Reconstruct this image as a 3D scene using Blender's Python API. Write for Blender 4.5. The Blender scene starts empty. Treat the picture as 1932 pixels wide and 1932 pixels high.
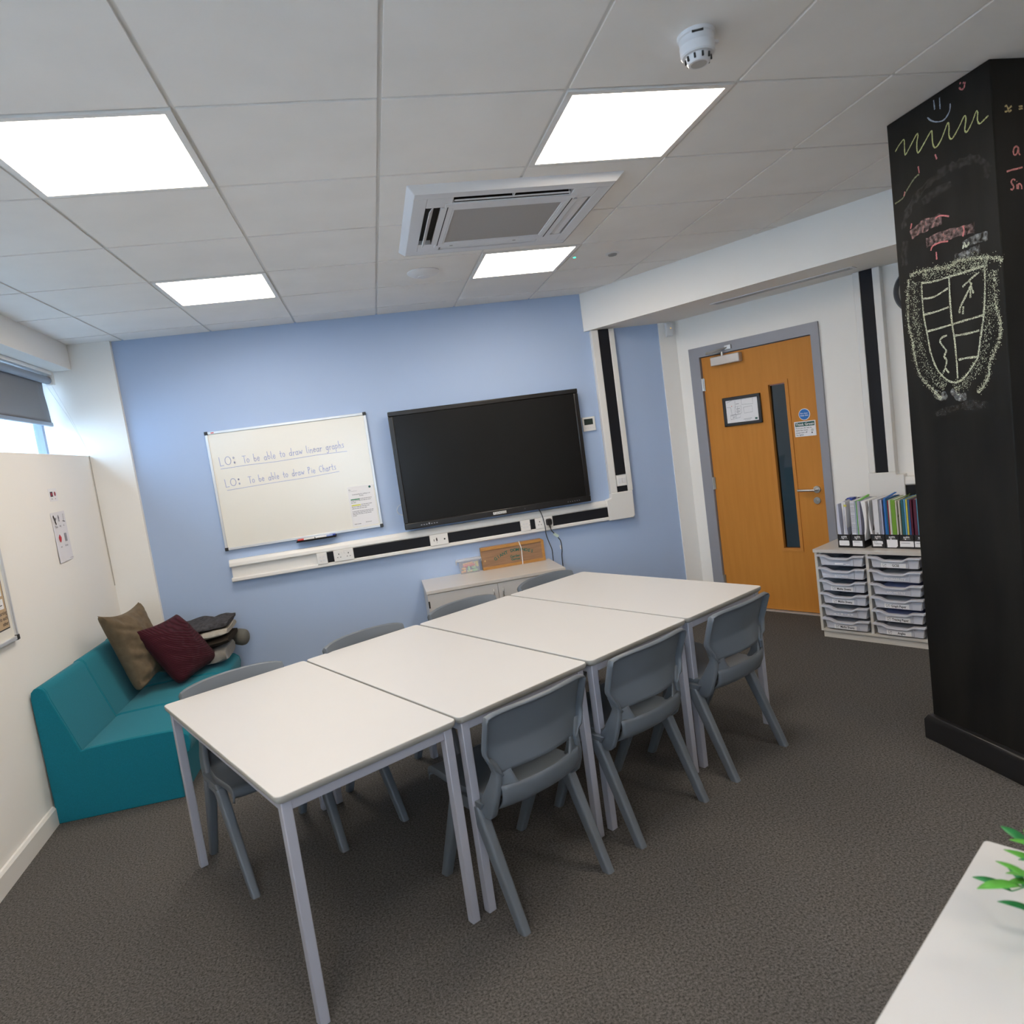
import bpy, bmesh, math, random
from mathutils import Vector, Matrix, noise
# ------------------------------------------------------------ camera, world, exposure
sc = bpy.context.scene
C = sc.collection
cam_data = bpy.data.cameras.new('camera')
cam_data.sensor_width = 36.0
cam_data.lens = 1314.3 / 1932 * 36
cam_data.clip_start = 0.05
cam_data.dof.use_dof = True
cam_data.dof.focus_distance = 3.6
cam_data.dof.aperture_fstop = 4.5
camera = bpy.data.objects.new('camera', cam_data)
CR = Vector((0.971433, -0.193796, -0.136968)); CU = Vector((0.153433, 0.072597, 0.985489)); CB = Vector((-0.18104, -0.978352, 0.100258))
camera.matrix_world = Matrix(((CR.x, CU.x, CB.x, 0.4139), (CR.y, CU.y, CB.y, -2.2607), (CR.z, CU.z, CB.z, 1.6092), (0, 0, 0, 1)))
C.objects.link(camera)
sc.camera = camera
world = bpy.data.worlds.new('world'); sc.world = world
world.use_nodes = True
bgn = world.node_tree.nodes['Background']
bgn.inputs['Color'].default_value = (0.60, 0.78, 1.0, 1)
bgn.inputs['Strength'].default_value = 8.5
LIGHT_PANEL = 10.0
sc.view_settings.view_transform = 'Standard'
sc.view_settings.look = 'None'
sc.view_settings.gamma = 1.0
sc.view_settings.use_curve_mapping = False
sc.view_settings.exposure = 0.95
PI = math.pi
random.seed(7)

# ------------------------------------------------------------ helpers
def M(name, col, rough=0.5, metal=0.0, bump=0.0, bscale=200.0, var=0.0, vscale=30.0, spec=0.5, stretch=None, col2=None, emit=0.0, trans=0.0, sheen=0.0, detail=4.0):
    m = bpy.data.materials.new(name); m.use_nodes = True
    nt = m.node_tree; b = nt.nodes['Principled BSDF']
    b.inputs['Base Color'].default_value = (*col, 1)
    b.inputs['Roughness'].default_value = rough
    b.inputs['Metallic'].default_value = metal
    b.inputs['Specular IOR Level'].default_value = spec
    if trans: b.inputs['Transmission Weight'].default_value = trans
    if sheen: b.inputs['Sheen Weight'].default_value = sheen
    if emit:
        b.inputs['Emission Color'].default_value = (*col, 1); b.inputs['Emission Strength'].default_value = emit
    if bump or var:
        tc = nt.nodes.new('ShaderNodeTexCoord'); mp = nt.nodes.new('ShaderNodeMapping')
        nt.links.new(tc.outputs['Object'], mp.inputs['Vector'])
        if stretch: mp.inputs['Scale'].default_value = stretch
    if var:
        n = nt.nodes.new('ShaderNodeTexNoise'); n.inputs['Scale'].default_value = vscale; n.inputs['Detail'].default_value = detail
        nt.links.new(mp.outputs[0], n.inputs['Vector'])
        r = nt.nodes.new('ShaderNodeValToRGB')
        c2 = col2 or tuple(max(0, c * (1 - var)) for c in col)
        c1 = col if col2 else tuple(min(1, c * (1 + var)) for c in col)
        r.color_ramp.elements[0].position = 0.32; r.color_ramp.elements[1].position = 0.68
        r.color_ramp.elements[0].color = (*c2, 1); r.color_ramp.elements[1].color = (*c1, 1)
        if detail == 5.0:
            n.inputs['Roughness'].default_value = 0.85; r.color_ramp.elements[0].position = 0.36; r.color_ramp.elements[1].position = 0.64
        nt.links.new(n.outputs['Fac'], r.inputs['Fac']); nt.links.new(r.outputs['Color'], b.inputs['Base Color'])
    if bump:
        n2 = nt.nodes.new('ShaderNodeTexNoise'); n2.inputs['Scale'].default_value = bscale; n2.inputs['Detail'].default_value = 3
        nt.links.new(mp.outputs[0], n2.inputs['Vector'])
        bp = nt.nodes.new('ShaderNodeBump'); bp.inputs['Strength'].default_value = bump; bp.inputs['Distance'].default_value = 0.002
        nt.links.new(n2.outputs['Fac'], bp.inputs['Height']); nt.links.new(bp.outputs['Normal'], b.inputs['Normal'])
    return m

def chalk_mat(name, col, lo, hi, scale=500.0, alpha=1.0):
    m = bpy.data.materials.new(name); m.use_nodes = True
    nt = m.node_tree; b = nt.nodes['Principled BSDF']
    b.inputs['Base Color'].default_value = (*col, 1); b.inputs['Roughness'].default_value = 0.95; b.inputs['Specular IOR Level'].default_value = 0.0
    tc = nt.nodes.new('ShaderNodeTexCoord'); n = nt.nodes.new('ShaderNodeTexNoise'); n.inputs['Scale'].default_value = scale; n.inputs['Detail'].default_value = 2
    nt.links.new(tc.outputs['Object'], n.inputs['Vector'])
    mr = nt.nodes.new('ShaderNodeMapRange'); mr.inputs['From Min'].default_value = lo; mr.inputs['From Max'].default_value = hi
    mr.inputs['To Max'].default_value = alpha
    nt.links.new(n.outputs['Fac'], mr.inputs['Value']); nt.links.new(mr.outputs[0], b.inputs['Alpha'])
    return m

def obj(name, bm, mats, parent=None, smooth=False, loc=None, rot=0.0, bevel=0.0, seg=2, solid=0.0, sub=0, angle=0.6):
    bmesh.ops.recalc_face_normals(bm, faces=bm.faces[:])
    me = bpy.data.meshes.new(name); bm.to_mesh(me); bm.free()
    o = bpy.data.objects.new(name, me); C.objects.link(o)
    for m in (mats if isinstance(mats, (list, tuple)) else [mats]): me.materials.append(m)
    if parent: o.parent = parent
    if loc is not None: o.location = loc
    if rot: o.rotation_euler = (0, 0, rot)
    if solid:
        md = o.modifiers.new('solid', 'SOLIDIFY'); md.thickness = solid; md.offset = 0
    if bevel:
        md = o.modifiers.new('bevel', 'BEVEL'); md.width = bevel; md.segments = seg; md.limit_method = 'ANGLE'; md.angle_limit = angle
        smooth = True
    if sub:
        md = o.modifiers.new('sub', 'SUBSURF'); md.levels = sub; md.render_levels = sub
    if smooth:
        for p in me.polygons: p.use_smooth = True
        if not sub and hasattr(me, 'set_sharp_from_angle'): me.set_sharp_from_angle(angle=0.7)
    return o

def thing(name, label, cat, loc=(0, 0, 0), rot=0.0, group=None):
    o = bpy.data.objects.new(name, None); C.objects.link(o)
    o.empty_display_size = 0.05
    o.location = loc; o.rotation_euler = (0, 0, rot)
    tag(o, label, cat, group); return o
def tag(o, label, cat, group=None):
    o['label'] = label; o['category'] = cat
    if group: o['group'] = group
    return o
def struct(o, label=None, cat=None):
    o['kind'] = 'structure'
    if label: o['label'] = label
    if cat: o['category'] = cat
    return o
def dup(root, loc=None, rot=None, label=None, group=None, parent=None):
    r = root.copy(); C.objects.link(r)
    if loc is not None: r.location = loc
    if rot is not None: r.rotation_euler = rot if hasattr(rot, '__len__') else (0, 0, rot)
    if label: r['label'] = label
    if group: r['group'] = group
    if parent: r.parent = parent
    for ch in list(root.children):
        c = ch.copy(); C.objects.link(c); c.parent = r
        for g in ch.children:
            d = g.copy(); C.objects.link(d); d.parent = c
    return r

def BM(): return bmesh.new()
def box(bm, x0, x1, y0, y1, z0, z1, mi=0, mat=None):
    vs = [bm.verts.new(v) for v in [(x0,y0,z0),(x1,y0,z0),(x1,y1,z0),(x0,y1,z0),(x0,y0,z1),(x1,y0,z1),(x1,y1,z1),(x0,y1,z1)]]
    if mat is not None:
        for v in vs: v.co = mat @ v.co
    for f in [(0,3,2,1),(4,5,6,7),(0,1,5,4),(1,2,6,5),(2,3,7,6),(3,0,4,7)]:
        bm.faces.new([vs[i] for i in f]).material_index = mi
    return bm
def B(*a, mi=0): return box(BM(), *a, mi=mi)
def prism(bm, pts, a0, a1, axis='z', mi=0):
    # pts polygon in the plane across axis; x: (y,z), y: (x,z), z: (x,y)
    def P(u, v, w):
        return {'x': (w, u, v), 'y': (u, w, v), 'z': (u, v, w)}[axis]
    A = [bm.verts.new(P(u, v, a0)) for u, v in pts]; Bv = [bm.verts.new(P(u, v, a1)) for u, v in pts]
    n = len(pts)
    bm.faces.new(A).material_index = mi; bm.faces.new(Bv[::-1]).material_index = mi
    for i in range(n):
        bm.faces.new([A[i], A[(i+1) % n], Bv[(i+1) % n], Bv[i]]).material_index = mi
    return bm
def loft(bm, rings, cap=True, mi=0, closed=True):
    R = [[bm.verts.new(p) for p in r] for r in rings]
    n = len(R[0])
    for a, b in zip(R, R[1:]):
        for i in range(n if closed else n - 1):
            bm.faces.new([a[i], a[(i+1) % n], b[(i+1) % n], b[i]]).material_index = mi
    if cap:
        bm.faces.new(R[0][::-1]).material_index = mi; bm.faces.new(R[-1]).material_index = mi
    return R
def smooth_path(pts, n=6):
    pts = [Vector(p) for p in pts]; out = []
    for i in range(len(pts) - 1):
        p0 = pts[max(i-1, 0)]; p1 = pts[i]; p2 = pts[i+1]; p3 = pts[min(i+2, len(pts)-1)]
        for k in range(n):
            t = k / n
            out.append(0.5 * ((2*p1) + (p2-p0)*t + (2*p0-5*p1+4*p2-p3)*t*t + (3*p1-p0-3*p2+p3)*t**3))
    out.append(pts[-1]); return out
def tube(bm, pts, r, n=8, mi=0):
    pts = [Vector(p) for p in pts]; rings = []
    up = Vector((0, 0, 1))
    for i, p in enumerate(pts):
        t = (pts[min(i+1, len(pts)-1)] - pts[max(i-1, 0)]).normalized()
        a = t.cross(up)
        if a.length < 1e-3: a = t.cross(Vector((1, 0, 0)))
        a.normalize(); b = t.cross(a)
        rr = r[i] if hasattr(r, '__len__') else r
        rings.append([p + a*math.cos(2*PI*k/n)*rr + b*math.sin(2*PI*k/n)*rr for k in range(n)])
    loft(bm, rings, mi=mi); return bm
def lathe(bm, prof, n=32, cx=0, cy=0, axis='z', mi=0):
    rings = []
    for r, z in prof:
        r = max(r, 1e-4)
        rings.append([{'z': (cx + r*math.cos(2*PI*k/n), cy + r*math.sin(2*PI*k/n), z), 'y': (cx + r*math.cos(2*PI*k/n), z, cy + r*math.sin(2*PI*k/n))}[axis] for k in range(n)])
    loft(bm, rings, mi=mi); return bm
def rrect(x0, x1, y0, y1, r, n=5):
    out = []
    for cx, cy, a in ((x1-r, y1-r, 0), (x0+r, y1-r, 90), (x0+r, y0+r, 180), (x1-r, y0+r, 270)):
        for k in range(n + 1):
            t = math.radians(a + 90*k/n); out.append((cx + r*math.cos(t), cy + r*math.sin(t)))
    return out
_txt = {}
def text_into(bm, s, size, x, z, y, ang=0.0, align='LEFT', mi=0, bold=0.0, squash=1.0):
    """writing lying in the local XZ plane, facing -Y"""
    key = (s, round(bold, 5), align)
    if key not in _txt:
        cu = bpy.data.curves.new('t', 'FONT'); cu.body = s; cu.size = 1; cu.resolution_u = 2; cu.align_x = align; cu.offset = bold
        o = bpy.data.objects.new('t', cu); C.objects.link(o)
        bpy.context.view_layer.update()
        me = bpy.data.meshes.new_from_object(o.evaluated_get(bpy.context.evaluated_depsgraph_get()))
        _txt[key] = ([tuple(v.co) for v in me.vertices], [tuple(p.vertices) for p in me.polygons])
        bpy.data.objects.remove(o); bpy.data.curves.remove(cu); bpy.data.meshes.remove(me)
    vs, fs = _txt[key]; ca, sa = math.cos(ang), math.sin(ang)
    V = []
    for a, b, _ in vs:
        a *= size * squash; b *= size
        V.append(bm.verts.new((x + a*ca - b*sa, y, z + a*sa + b*ca)))
    for f in fs:
        try: bm.faces.new([V[i] for i in f]).material_index = mi
        except ValueError: pass
    return bm
def ribbon(bm, pts, w, y, mi=0, sm=0, jit=0.0):
    """flat stroke in local XZ plane at depth y"""
    P = [Vector((a, 0, b)) for a, b in pts]
    if sm: P = smooth_path(P, sm)
    if len(P) < 2: return
    L, R_ = [], []
    for i, p in enumerate(P):
        t = P[min(i+1, len(P)-1)] - P[max(i-1, 0)]
        if t.length < 1e-6: t = Vector((1, 0, 0))
        t.normalize(); n = Vector((-t.z, 0, t.x)); ww = w * 0.5 * (1 + jit * (random.random() - 0.5))
        L.append(bm.verts.new((p.x + n.x*ww, y, p.z + n.z*ww))); R_.append(bm.verts.new((p.x - n.x*ww, y, p.z - n.z*ww)))
    for i in range(len(P) - 1):
        bm.faces.new([L[i], L[i+1], R_[i+1], R_[i]]).material_index = mi
def segs(bm, pts, w, y, mi=0):
    """stroke as one small quad per segment, so sharp turns stay crisp"""
    for (a, b), (c, d) in zip(pts, pts[1:]):
        t = Vector((c - a, d - b)); L = t.length
        if L < 1e-6: continue
        t /= L; n = Vector((-t.y, t.x))*w*0.5; e = t*w*0.4
        v = [bm.verts.new((x, y, z)) for x, z in ((a - e.x + n.x, b - e.y + n.y), (c + e.x + n.x, d + e.y + n.y), (c + e.x - n.x, d + e.y - n.y), (a - e.x - n.x, b - e.y - n.y))]
        bm.faces.new(v).material_index = mi
def dabs(bm, pts, width, count, size, y, bias=0.0):
    """loose chalk grains scattered along a path"""
    P = smooth_path([(a, 0, b) for a, b in pts], 8)
    for _ in range(count):
        i = random.randrange(len(P) - 1); p = P[i].lerp(P[i+1], random.random()); t = (P[i+1] - P[i]).normalized(); n = Vector((-t.z, 0, t.x))
        q = p + n*(random.gauss(bias, 0.35)*width); s = size*random.uniform(0.5, 1.3); an = random.random()*PI; k = 5
        bm.faces.new([bm.verts.new((q.x + s*math.cos(an + 2*PI*j/k)*random.uniform(0.4, 1), y, q.z + s*math.sin(an + 2*PI*j/k)*random.uniform(0.4, 1))) for j in range(k)])
def rect(bm, x0, x1, z0, z1, y, mi=0):
    v = [bm.verts.new(q) for q in ((x0, y, z0), (x1, y, z0), (x1, y, z1), (x0, y, z1))]
    bm.faces.new(v).material_index = mi
def disc(bm, cx, cz, r, y, n=24, mi=0):
    bm.faces.new([bm.verts.new((cx + r*math.cos(2*PI*k/n), y, cz + r*math.sin(2*PI*k/n))) for k in range(n)]).material_index = mi

# ------------------------------------------------------------ materials
white_wall = M('white_wall_paint', (0.87, 0.855, 0.82), 0.75, bump=0.06, bscale=90)
blue_wall = M('blue_wall_paint', (0.405, 0.52, 0.735), 0.7, bump=0.06, bscale=90)
gloss_white = M('white_gloss_trim', (0.78, 0.77, 0.745), 0.35)
tile_mat = M('ceiling_tile', (0.88, 0.855, 0.825), 0.9, bump=0.12, bscale=260, var=0.03, vscale=3)
grid_mat = M('ceiling_grid', (0.74, 0.74, 0.73), 0.6)
carpet = M('charcoal_carpet', (0.170, 0.163, 0.155), 0.97, bump=0.15, bscale=400, var=0.5, vscale=125, col2=(0.018, 0.0175, 0.018), spec=0.1, detail=5.0)
black_board = M('chalkboard_paint', (0.016, 0.0155, 0.014), 0.5, bump=0.08, bscale=120, var=0.3, vscale=3.0, stretch=(1, 2.2, 0.6), col2=(0.008, 0.008, 0.008), spec=0.12)
black_gloss = M('black_gloss_skirting', (0.012, 0.012, 0.013), 0.3)
lam_white = M('white_laminate', (0.57, 0.57, 0.57), 0.38, spec=0.4)
edge_grey = M('table_edge_grey', (0.34, 0.335, 0.31), 0.5)
silver = M('silver_grey_powder_coat', (0.42, 0.43, 0.50), 0.42, metal=0.15)
chair_grey = M('slate_grey_plastic', (0.120, 0.140, 0.165), 0.42, bump=0.05, bscale=500)
teal = M('teal_wool_fabric', (0.006, 0.165, 0.225), 0.92, bump=0.25, bscale=700, var=0.12, vscale=400, sheen=0.12, spec=0.15)
taupe = M('taupe_velvet', (0.125, 0.094, 0.060), 0.85, bump=0.15, bscale=300, var=0.15, vscale=25, sheen=0.08, spec=0.15)
char_knit = M('charcoal_fleece', (0.065, 0.065, 0.072), 0.95, bump=0.8, bscale=130, var=0.35, vscale=40, spec=0.1)
lt_grey_fab = M('light_grey_fleece', (0.36, 0.34, 0.30), 0.92, bump=0.35, bscale=150, var=0.1, vscale=30, spec=0.1)
brown_fab = M('dark_brown_fleece', (0.035, 0.029, 0.024), 0.95, bump=0.5, bscale=130, spec=0.1)
grey_velvet = M('grey_velvet', (0.19, 0.18, 0.165), 0.8, bump=0.2, bscale=90, var=0.15, vscale=18, sheen=0.3, spec=0.15)
door_wood = M('oak_veneer', (0.57, 0.238, 0.045), 0.5, spec=0.2, bump=0.04, bscale=60, var=0.1, vscale=5, stretch=(6, 6, 0.5), col2=(0.53, 0.215, 0.038))
lip_wood = M('oak_lipping', (0.56, 0.235, 0.05), 0.5, spec=0.2)
frame_grey = M('grey_gloss_paint', (0.285, 0.29, 0.325), 0.4)
steel = M('brushed_steel', (0.55, 0.54, 0.52), 0.32, metal=0.9)
black_pl = M('black_plastic', (0.016, 0.016, 0.018), 0.4)
black_strip = M('black_cover_strip', (0.010, 0.011, 0.015), 0.6, spec=0.25)
screen_mat = M('dark_screen_glass', (0.012, 0.012, 0.012), 0.25, spec=0.18)
white_pl = M('white_plastic', (0.80, 0.79, 0.77), 0.35)
cool_pl = M('cool_white_plastic', (0.74, 0.74, 0.755), 0.35)
dark_hole = M('dark_recess', (0.02, 0.02, 0.02), 0.8)
wb_mat = M('whiteboard_enamel', (0.80, 0.775, 0.70), 0.22)
alu = M('anodised_aluminium', (0.66, 0.67, 0.68), 0.35, metal=0.5)
grey_lam = M('pale_grey_laminate', (0.55, 0.545, 0.54), 0.42)
grey_top = M('warm_grey_laminate_top', (0.60, 0.57, 0.535), 0.28)
tray_mat = M('pale_grey_tray_plastic', (0.56, 0.575, 0.64), 0.4)
carc_mat = M('light_grey_carcass', (0.60, 0.575, 0.53), 0.45)
paper = M('white_paper', (0.82, 0.82, 0.84), 0.8)
paper_blue = M('plastic_pocket_paper', (0.60, 0.62, 0.74), 0.4)
ink = M('black_ink', (0.03, 0.03, 0.035), 0.8)
grey_ink = M('grey_ink', (0.28, 0.28, 0.32), 0.8)
green_ink = M('green_ink', (0.01, 0.20, 0.09), 0.8)
dk_green = M('dark_green_print', (0.012, 0.095, 0.085), 0.7)
yellow_ink = M('yellow_highlight', (0.70, 0.68, 0.04), 0.8)
red_pl = M('red_plastic', (0.62, 0.04, 0.03), 0.4)
blue_pl = M('blue_plastic', (0.02, 0.05, 0.32), 0.4)
sign_blue = M('sign_blue', (0.012, 0.15, 0.48), 0.4)
pen_blue = M('blue_marker_ink', (0.28, 0.33, 0.60), 0.6)
tan_print = M('tan_print', (0.50, 0.36, 0.22), 0.7)
clock_grey = M('clock_rim_grey', (0.10, 0.11, 0.13), 0.4)
blind_mat = M('grey_blind_fabric', (0.21, 0.215, 0.235), 0.85, bump=0.2, bscale=600)
blind_tube = M('blind_tube_grey', (0.24, 0.28, 0.34), 0.5)
glow = M('lamp_diffuser', (1.0, 0.865, 0.715), 0.5, emit=LIGHT_PANEL)
grille_mat = M('grille_mesh', (0.40, 0.385, 0.375), 0.8, bump=0.3, bscale=400)
def glass_mat(name, col=(1, 1, 1), rough=0.0):
    m = bpy.data.materials.new(name); m.use_nodes = True; nt = m.node_tree
    for n in list(nt.nodes): nt.nodes.remove(n)
    o = nt.nodes.new('ShaderNodeOutputMaterial'); t = nt.nodes.new('ShaderNodeBsdfTransparent'); g = nt.nodes.new('ShaderNodeBsdfGlossy')
    t.inputs['Color'].default_value = (*col, 1); g.inputs['Roughness'].default_value = rough
    f = nt.nodes.new('ShaderNodeFresnel'); f.inputs['IOR'].default_value = 1.5
    mx = nt.nodes.new('ShaderNodeMixShader')
    ge = nt.nodes.new('ShaderNodeNewGeometry'); iv = nt.nodes.new('ShaderNodeMath'); iv.operation = 'SUBTRACT'; iv.inputs[0].default_value = 1.0; nt.links.new(ge.outputs['Backfacing'], iv.inputs[1])
    ml = nt.nodes.new('ShaderNodeMath'); ml.operation = 'MULTIPLY'; nt.links.new(f.outputs[0], ml.inputs[0]); nt.links.new(iv.outputs[0], ml.inputs[1])
    nt.links.new(ml.outputs[0], mx.inputs[0]); nt.links.new(t.outputs[0], mx.inputs[1]); nt.links.new(g.outputs[0], mx.inputs[2]); nt.links.new(mx.outputs[0], o.inputs[0])
    return m
clear_glass = glass_mat('clear_glass', (0.9, 0.95, 0.97))
door_glass = glass_mat('wired_door_glass', (0.45, 0.47, 0.45), 0.03)
def frosted(name, col, alpha):
    m = M(name, col, 0.25); m.node_tree.nodes['Principled BSDF'].inputs['Alpha'].default_value = alpha; return m
clear_pl = frosted('clear_box_plastic', (0.80, 0.82, 0.86), 0.28)
# ------------------------------------------------------------ the room
struct(obj('floor', B(-2.3, 7.5, -5.6, 5.2, -0.1, 0.0), carpet))
H = 2.70
A0 = Vector((-1.446, 1.544, 0)); AANG = math.radians(93.6)      # left partition: local x along it (towards the blue wall), y behind it
P0 = Vector((3.497, 2.378, 0)); PANG = math.radians(-59.5)      # door wall: local x to the right, y behind it

bm = BM()
lit = {(-1, 0), (-1, 3), (2, 0), (2, 3), (-1, -3), (-1, -6), (2, -6), (5, -3), (5, -6)}
for c in range(-3, 9):
    for r in range(-9, 6):
        if (c, r) in lit: continue
        x0, y0 = c*0.6 + 0.0075, r*0.6 + 0.0075
        x1, y1 = x0 + 0.585, y0 + 0.585
        y1 = min(y1, 3.24); x0 = max(x0, -1.75)
        if y1 - y0 < 0.02 or x1 - x0 < 0.02: continue
        box(bm, x0, x1, y0, y1, H, H + 0.008, 0)
# the T bars, a little higher than the tile faces
for c in range(-2, 10): box(bm, c*0.6 - 0.012, c*0.6 + 0.012, -5.4, 3.24, H + 0.006, H + 0.012, 1)
for r in range(-9, 6): box(bm, -1.8, 5.6, r*0.6 - 0.012, r*0.6 + 0.012, H + 0.0065, H + 0.0125, 1)
box(bm, -2.2, 7.4, -5.5, 5.1, H + 0.08, H + 0.14, 0)
struct(obj('ceiling', bm, [tile_mat, grid_mat]))

struct(obj('wall_back', B(-1.28, 2.86, 3.24, 3.42, 0, H + 0.08), blue_wall))
struct(obj('wall_pier', B(-1.80, -1.279, 3.205, 3.42, 0, H + 0.08), white_wall))
struct(obj('trim_corner', B(2.855, 3.12, 3.225, 3.42, 0, H), white_wall))
bm = BM(); wx0, wx1, wz0, wz1 = -0.7, 0.6, 1.15, 2.25
box(bm, -2.2, wx0, -5.5, -5.35, 0, H + 0.08); box(bm, wx1, 7.4, -5.5, -5.35, 0, H + 0.08); box(bm, wx0, wx1, -5.5, -5.35, 0, wz0); box(bm, wx0, wx1, -5.5, -5.35, wz1, H + 0.08)
struct(obj('wall_front', bm, white_wall))
struct(obj('wall_far_right', B(6.9, 7.1, -5.4, 1.2, 0, H + 0.08), white_wall))

# left: low partition, the ledge gap and the outer wall with its window strip
struct(obj('wall_left', B(-6.95, 1.664, 0.0, 0.035, 0, 1.918), white_wall, loc=A0, rot=AANG, bevel=0.002))
struct(obj('baseboard_left', prism(BM(), [(-0.018, 0), (-0.018, 0.085), (-0.010, 0.098), (-0.001, 0.10), (-0.001, 0)], -6.9, 0.0, 'x'), gloss_white, loc=A0, rot=AANG))
bm = BM()
box(bm, -6.95, 1.66, 0.225, 0.36, 0, 1.35); box(bm, -6.95, 1.664, 0.225, 0.36, 2.50, H + 0.1)
box(bm, -2.3, -2.0, 0.225, 0.36, 1.35, 2.50)
struct(obj('wall_window', bm, white_wall, loc=A0, rot=AANG))
bm = BM(); box(bm, -6.95, 1.66, 0.005, 0.224, 2.525, H + 0.05)
struct(obj('trim_bulkhead', bm, white_wall, loc=A0, rot=AANG, bevel=0.002))
win_grey = M('grey_window_frame', (0.20, 0.24, 0.33), 0.4)
def window(n, x0, x1, muls):
    w = BM()
    box(w, x0, x1, 0.235, 0.29, 1.351, 1.40); box(w, x0, x1, 0.235, 0.29, 2.455, 2.499)
    for m in [x0 + 0.022, x1 - 0.022] + muls: box(w, m - 0.022, m + 0.022, 0.236, 0.289, 1.39, 2.46)
    o = struct(obj('window_%d' % n, w, win_grey, loc=A0, rot=AANG))
    g = obj('window_glass', B(x0 + 0.01, x1 - 0.01, 0.26, 0.266, 1.38, 2.47), clear_glass, o)
    return o
w3 = BM()
for q in ((wx0, wx0 + 0.05, wz0, wz1), (wx1 - 0.05, wx1, wz0, wz1), (wx0 + 0.05, wx1 - 0.05, wz0, wz0 + 0.05), (wx0 + 0.05, wx1 - 0.05, wz1 - 0.05, wz1)): box(w3, q[0], q[1], -5.46, -5.40, q[2], q[3])
w3 = struct(obj('window_3', w3, win_grey)); obj('window_glass', B(wx0 + 0.04, wx1 - 0.04, -5.435, -5.43, wz0 + 0.04, wz1 - 0.04), clear_glass, w3)  # unseen window added behind the camera to send cool light onto table and chairs
window(1, -2.0, 1.64, [0.2]); window(2, -6.9, -2.3, [-4.6])
def portal(x0, x1):
    l = bpy.data.lights.new('window_portal', 'AREA'); l.shape = 'RECTANGLE'; l.size = x1 - x0; l.size_y = 1.15
    l.cycles.is_portal = True
    o = bpy.data.objects.new('window_portal', l); C.objects.link(o)
    mid = A0 + Matrix.Rotation(AANG, 3, 'Z') @ Vector(((x0 + x1)/2, 0.32, 1.925))
    ax = Matrix.Rotation(AANG, 3, 'Z') @ Vector((0, -1, 0))
    o.location = mid; o.rotation_euler = ax.to_track_quat('-Z', 'Y').to_euler()


# roller blind
bl = thing('roller_blind', 'grey fabric roller blind half lowered over the high window at upper left', 'blind', A0, AANG)
t = BM(); tube(t, [(-1.9, 0.15, 2.462), (1.61, 0.15, 2.462)], 0.026, 20); obj('blind_tube', t, blind_tube, bl, smooth=True)
t = BM(); box(t, -1.92, 1.63, 0.118, 0.195, 2.497, 2.522); box(t, 1.615, 1.632, 0.112, 0.2, 2.43, 2.522)
obj('blind_bracket', t, white_pl, bl, bevel=0.002)
t = BM(); N = 14
rings = []
for k in range(N + 1):
    z = 2.46 - 0.29*k/N; bulge = 0.018*math.sin(PI*k/N*1.0)
    e = 1.572 + (0.0 if k < N*0.3 else 0.03*math.sin(min(1, (k/N - 0.3)/0.5)*PI/2))
    rings.append([(-1.87 + (e + 1.87)*j/30, 0.173 + bulge*0.25*math.sin(j*0.7), z) for j in range(31)])
loft(t, rings, cap=False, closed=False); obj('blind_fabric', t, blind_mat, bl, smooth=True, solid=0.002)
obj('bottom_bar', B(-1.87, 1.605, 0.164, 0.182, 2.145, 2.172), blind_tube, bl, bevel=0.004)
t = BM()
tube(t, [(1.622, 0.14, 2.45), (1.63, 0.06, 2.2), (1.635, -0.012, 1.925)], 0.0018, 5)
tube(t, [(1.60, 0.165, 2.44), (1.62, 0.07, 2.2), (1.633, -0.012, 1.93)], 0.0018, 5)
obj('pull_cord', t, white_pl, bl, smooth=True)
t = BM(); tube(t, [(1.640, -0.006, 1.918), (1.640, -0.006, 0.975)], 0.003, 6)
struct(obj('trim_1', t, M('cable_grey', (0.42, 0.40, 0.36), 0.6), loc=A0, rot=AANG, smooth=True))

# view outside: pale building with lettering
fac = M('pale_render', (0.80, 0.84, 0.88), 0.8)
bo = thing('office_building', 'pale building with lettering seen through the high window', 'building', (-6.3, 5, 0))
obj('facade', B(-0.2, 0, -14, 16, 0, 6.5), fac, bo)
t = BM()
letm = M('pale_blue_lettering', (0.30, 0.40, 0.60), 0.7); mm = Matrix.Rotation(PI/2, 4, 'Z')
for word, lx, lz in (('one', 0, 0), ('ings', 0.55, -0.42)):
    t = BM(); text_into(t, word, 0.42, lx, lz, 0, align='RIGHT')
    for v in t.verts: v.co = mm @ v.co + Vector((0.012, 7.35, 2.78))
    obj('lettering', t, letm, bo)
t = BM(); box(t, 0.0, 0.16, 7.85, 8.05, 0, 6.2); box(t, 0.0, 0.05, -10, 7.9, 3.04, 3.08)
obj('downpipe', t, M('pale_blue_pipe', (0.45, 0.58, 0.70), 0.6), bo)
struct(obj('floor_outside', box(B(-60, -2.35, -60, 60, -0.5, -0.4), -2.35, 40, -60, -5.65, -0.5, -0.4), M('paving', (0.22, 0.215, 0.21), 0.9)))

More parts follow.
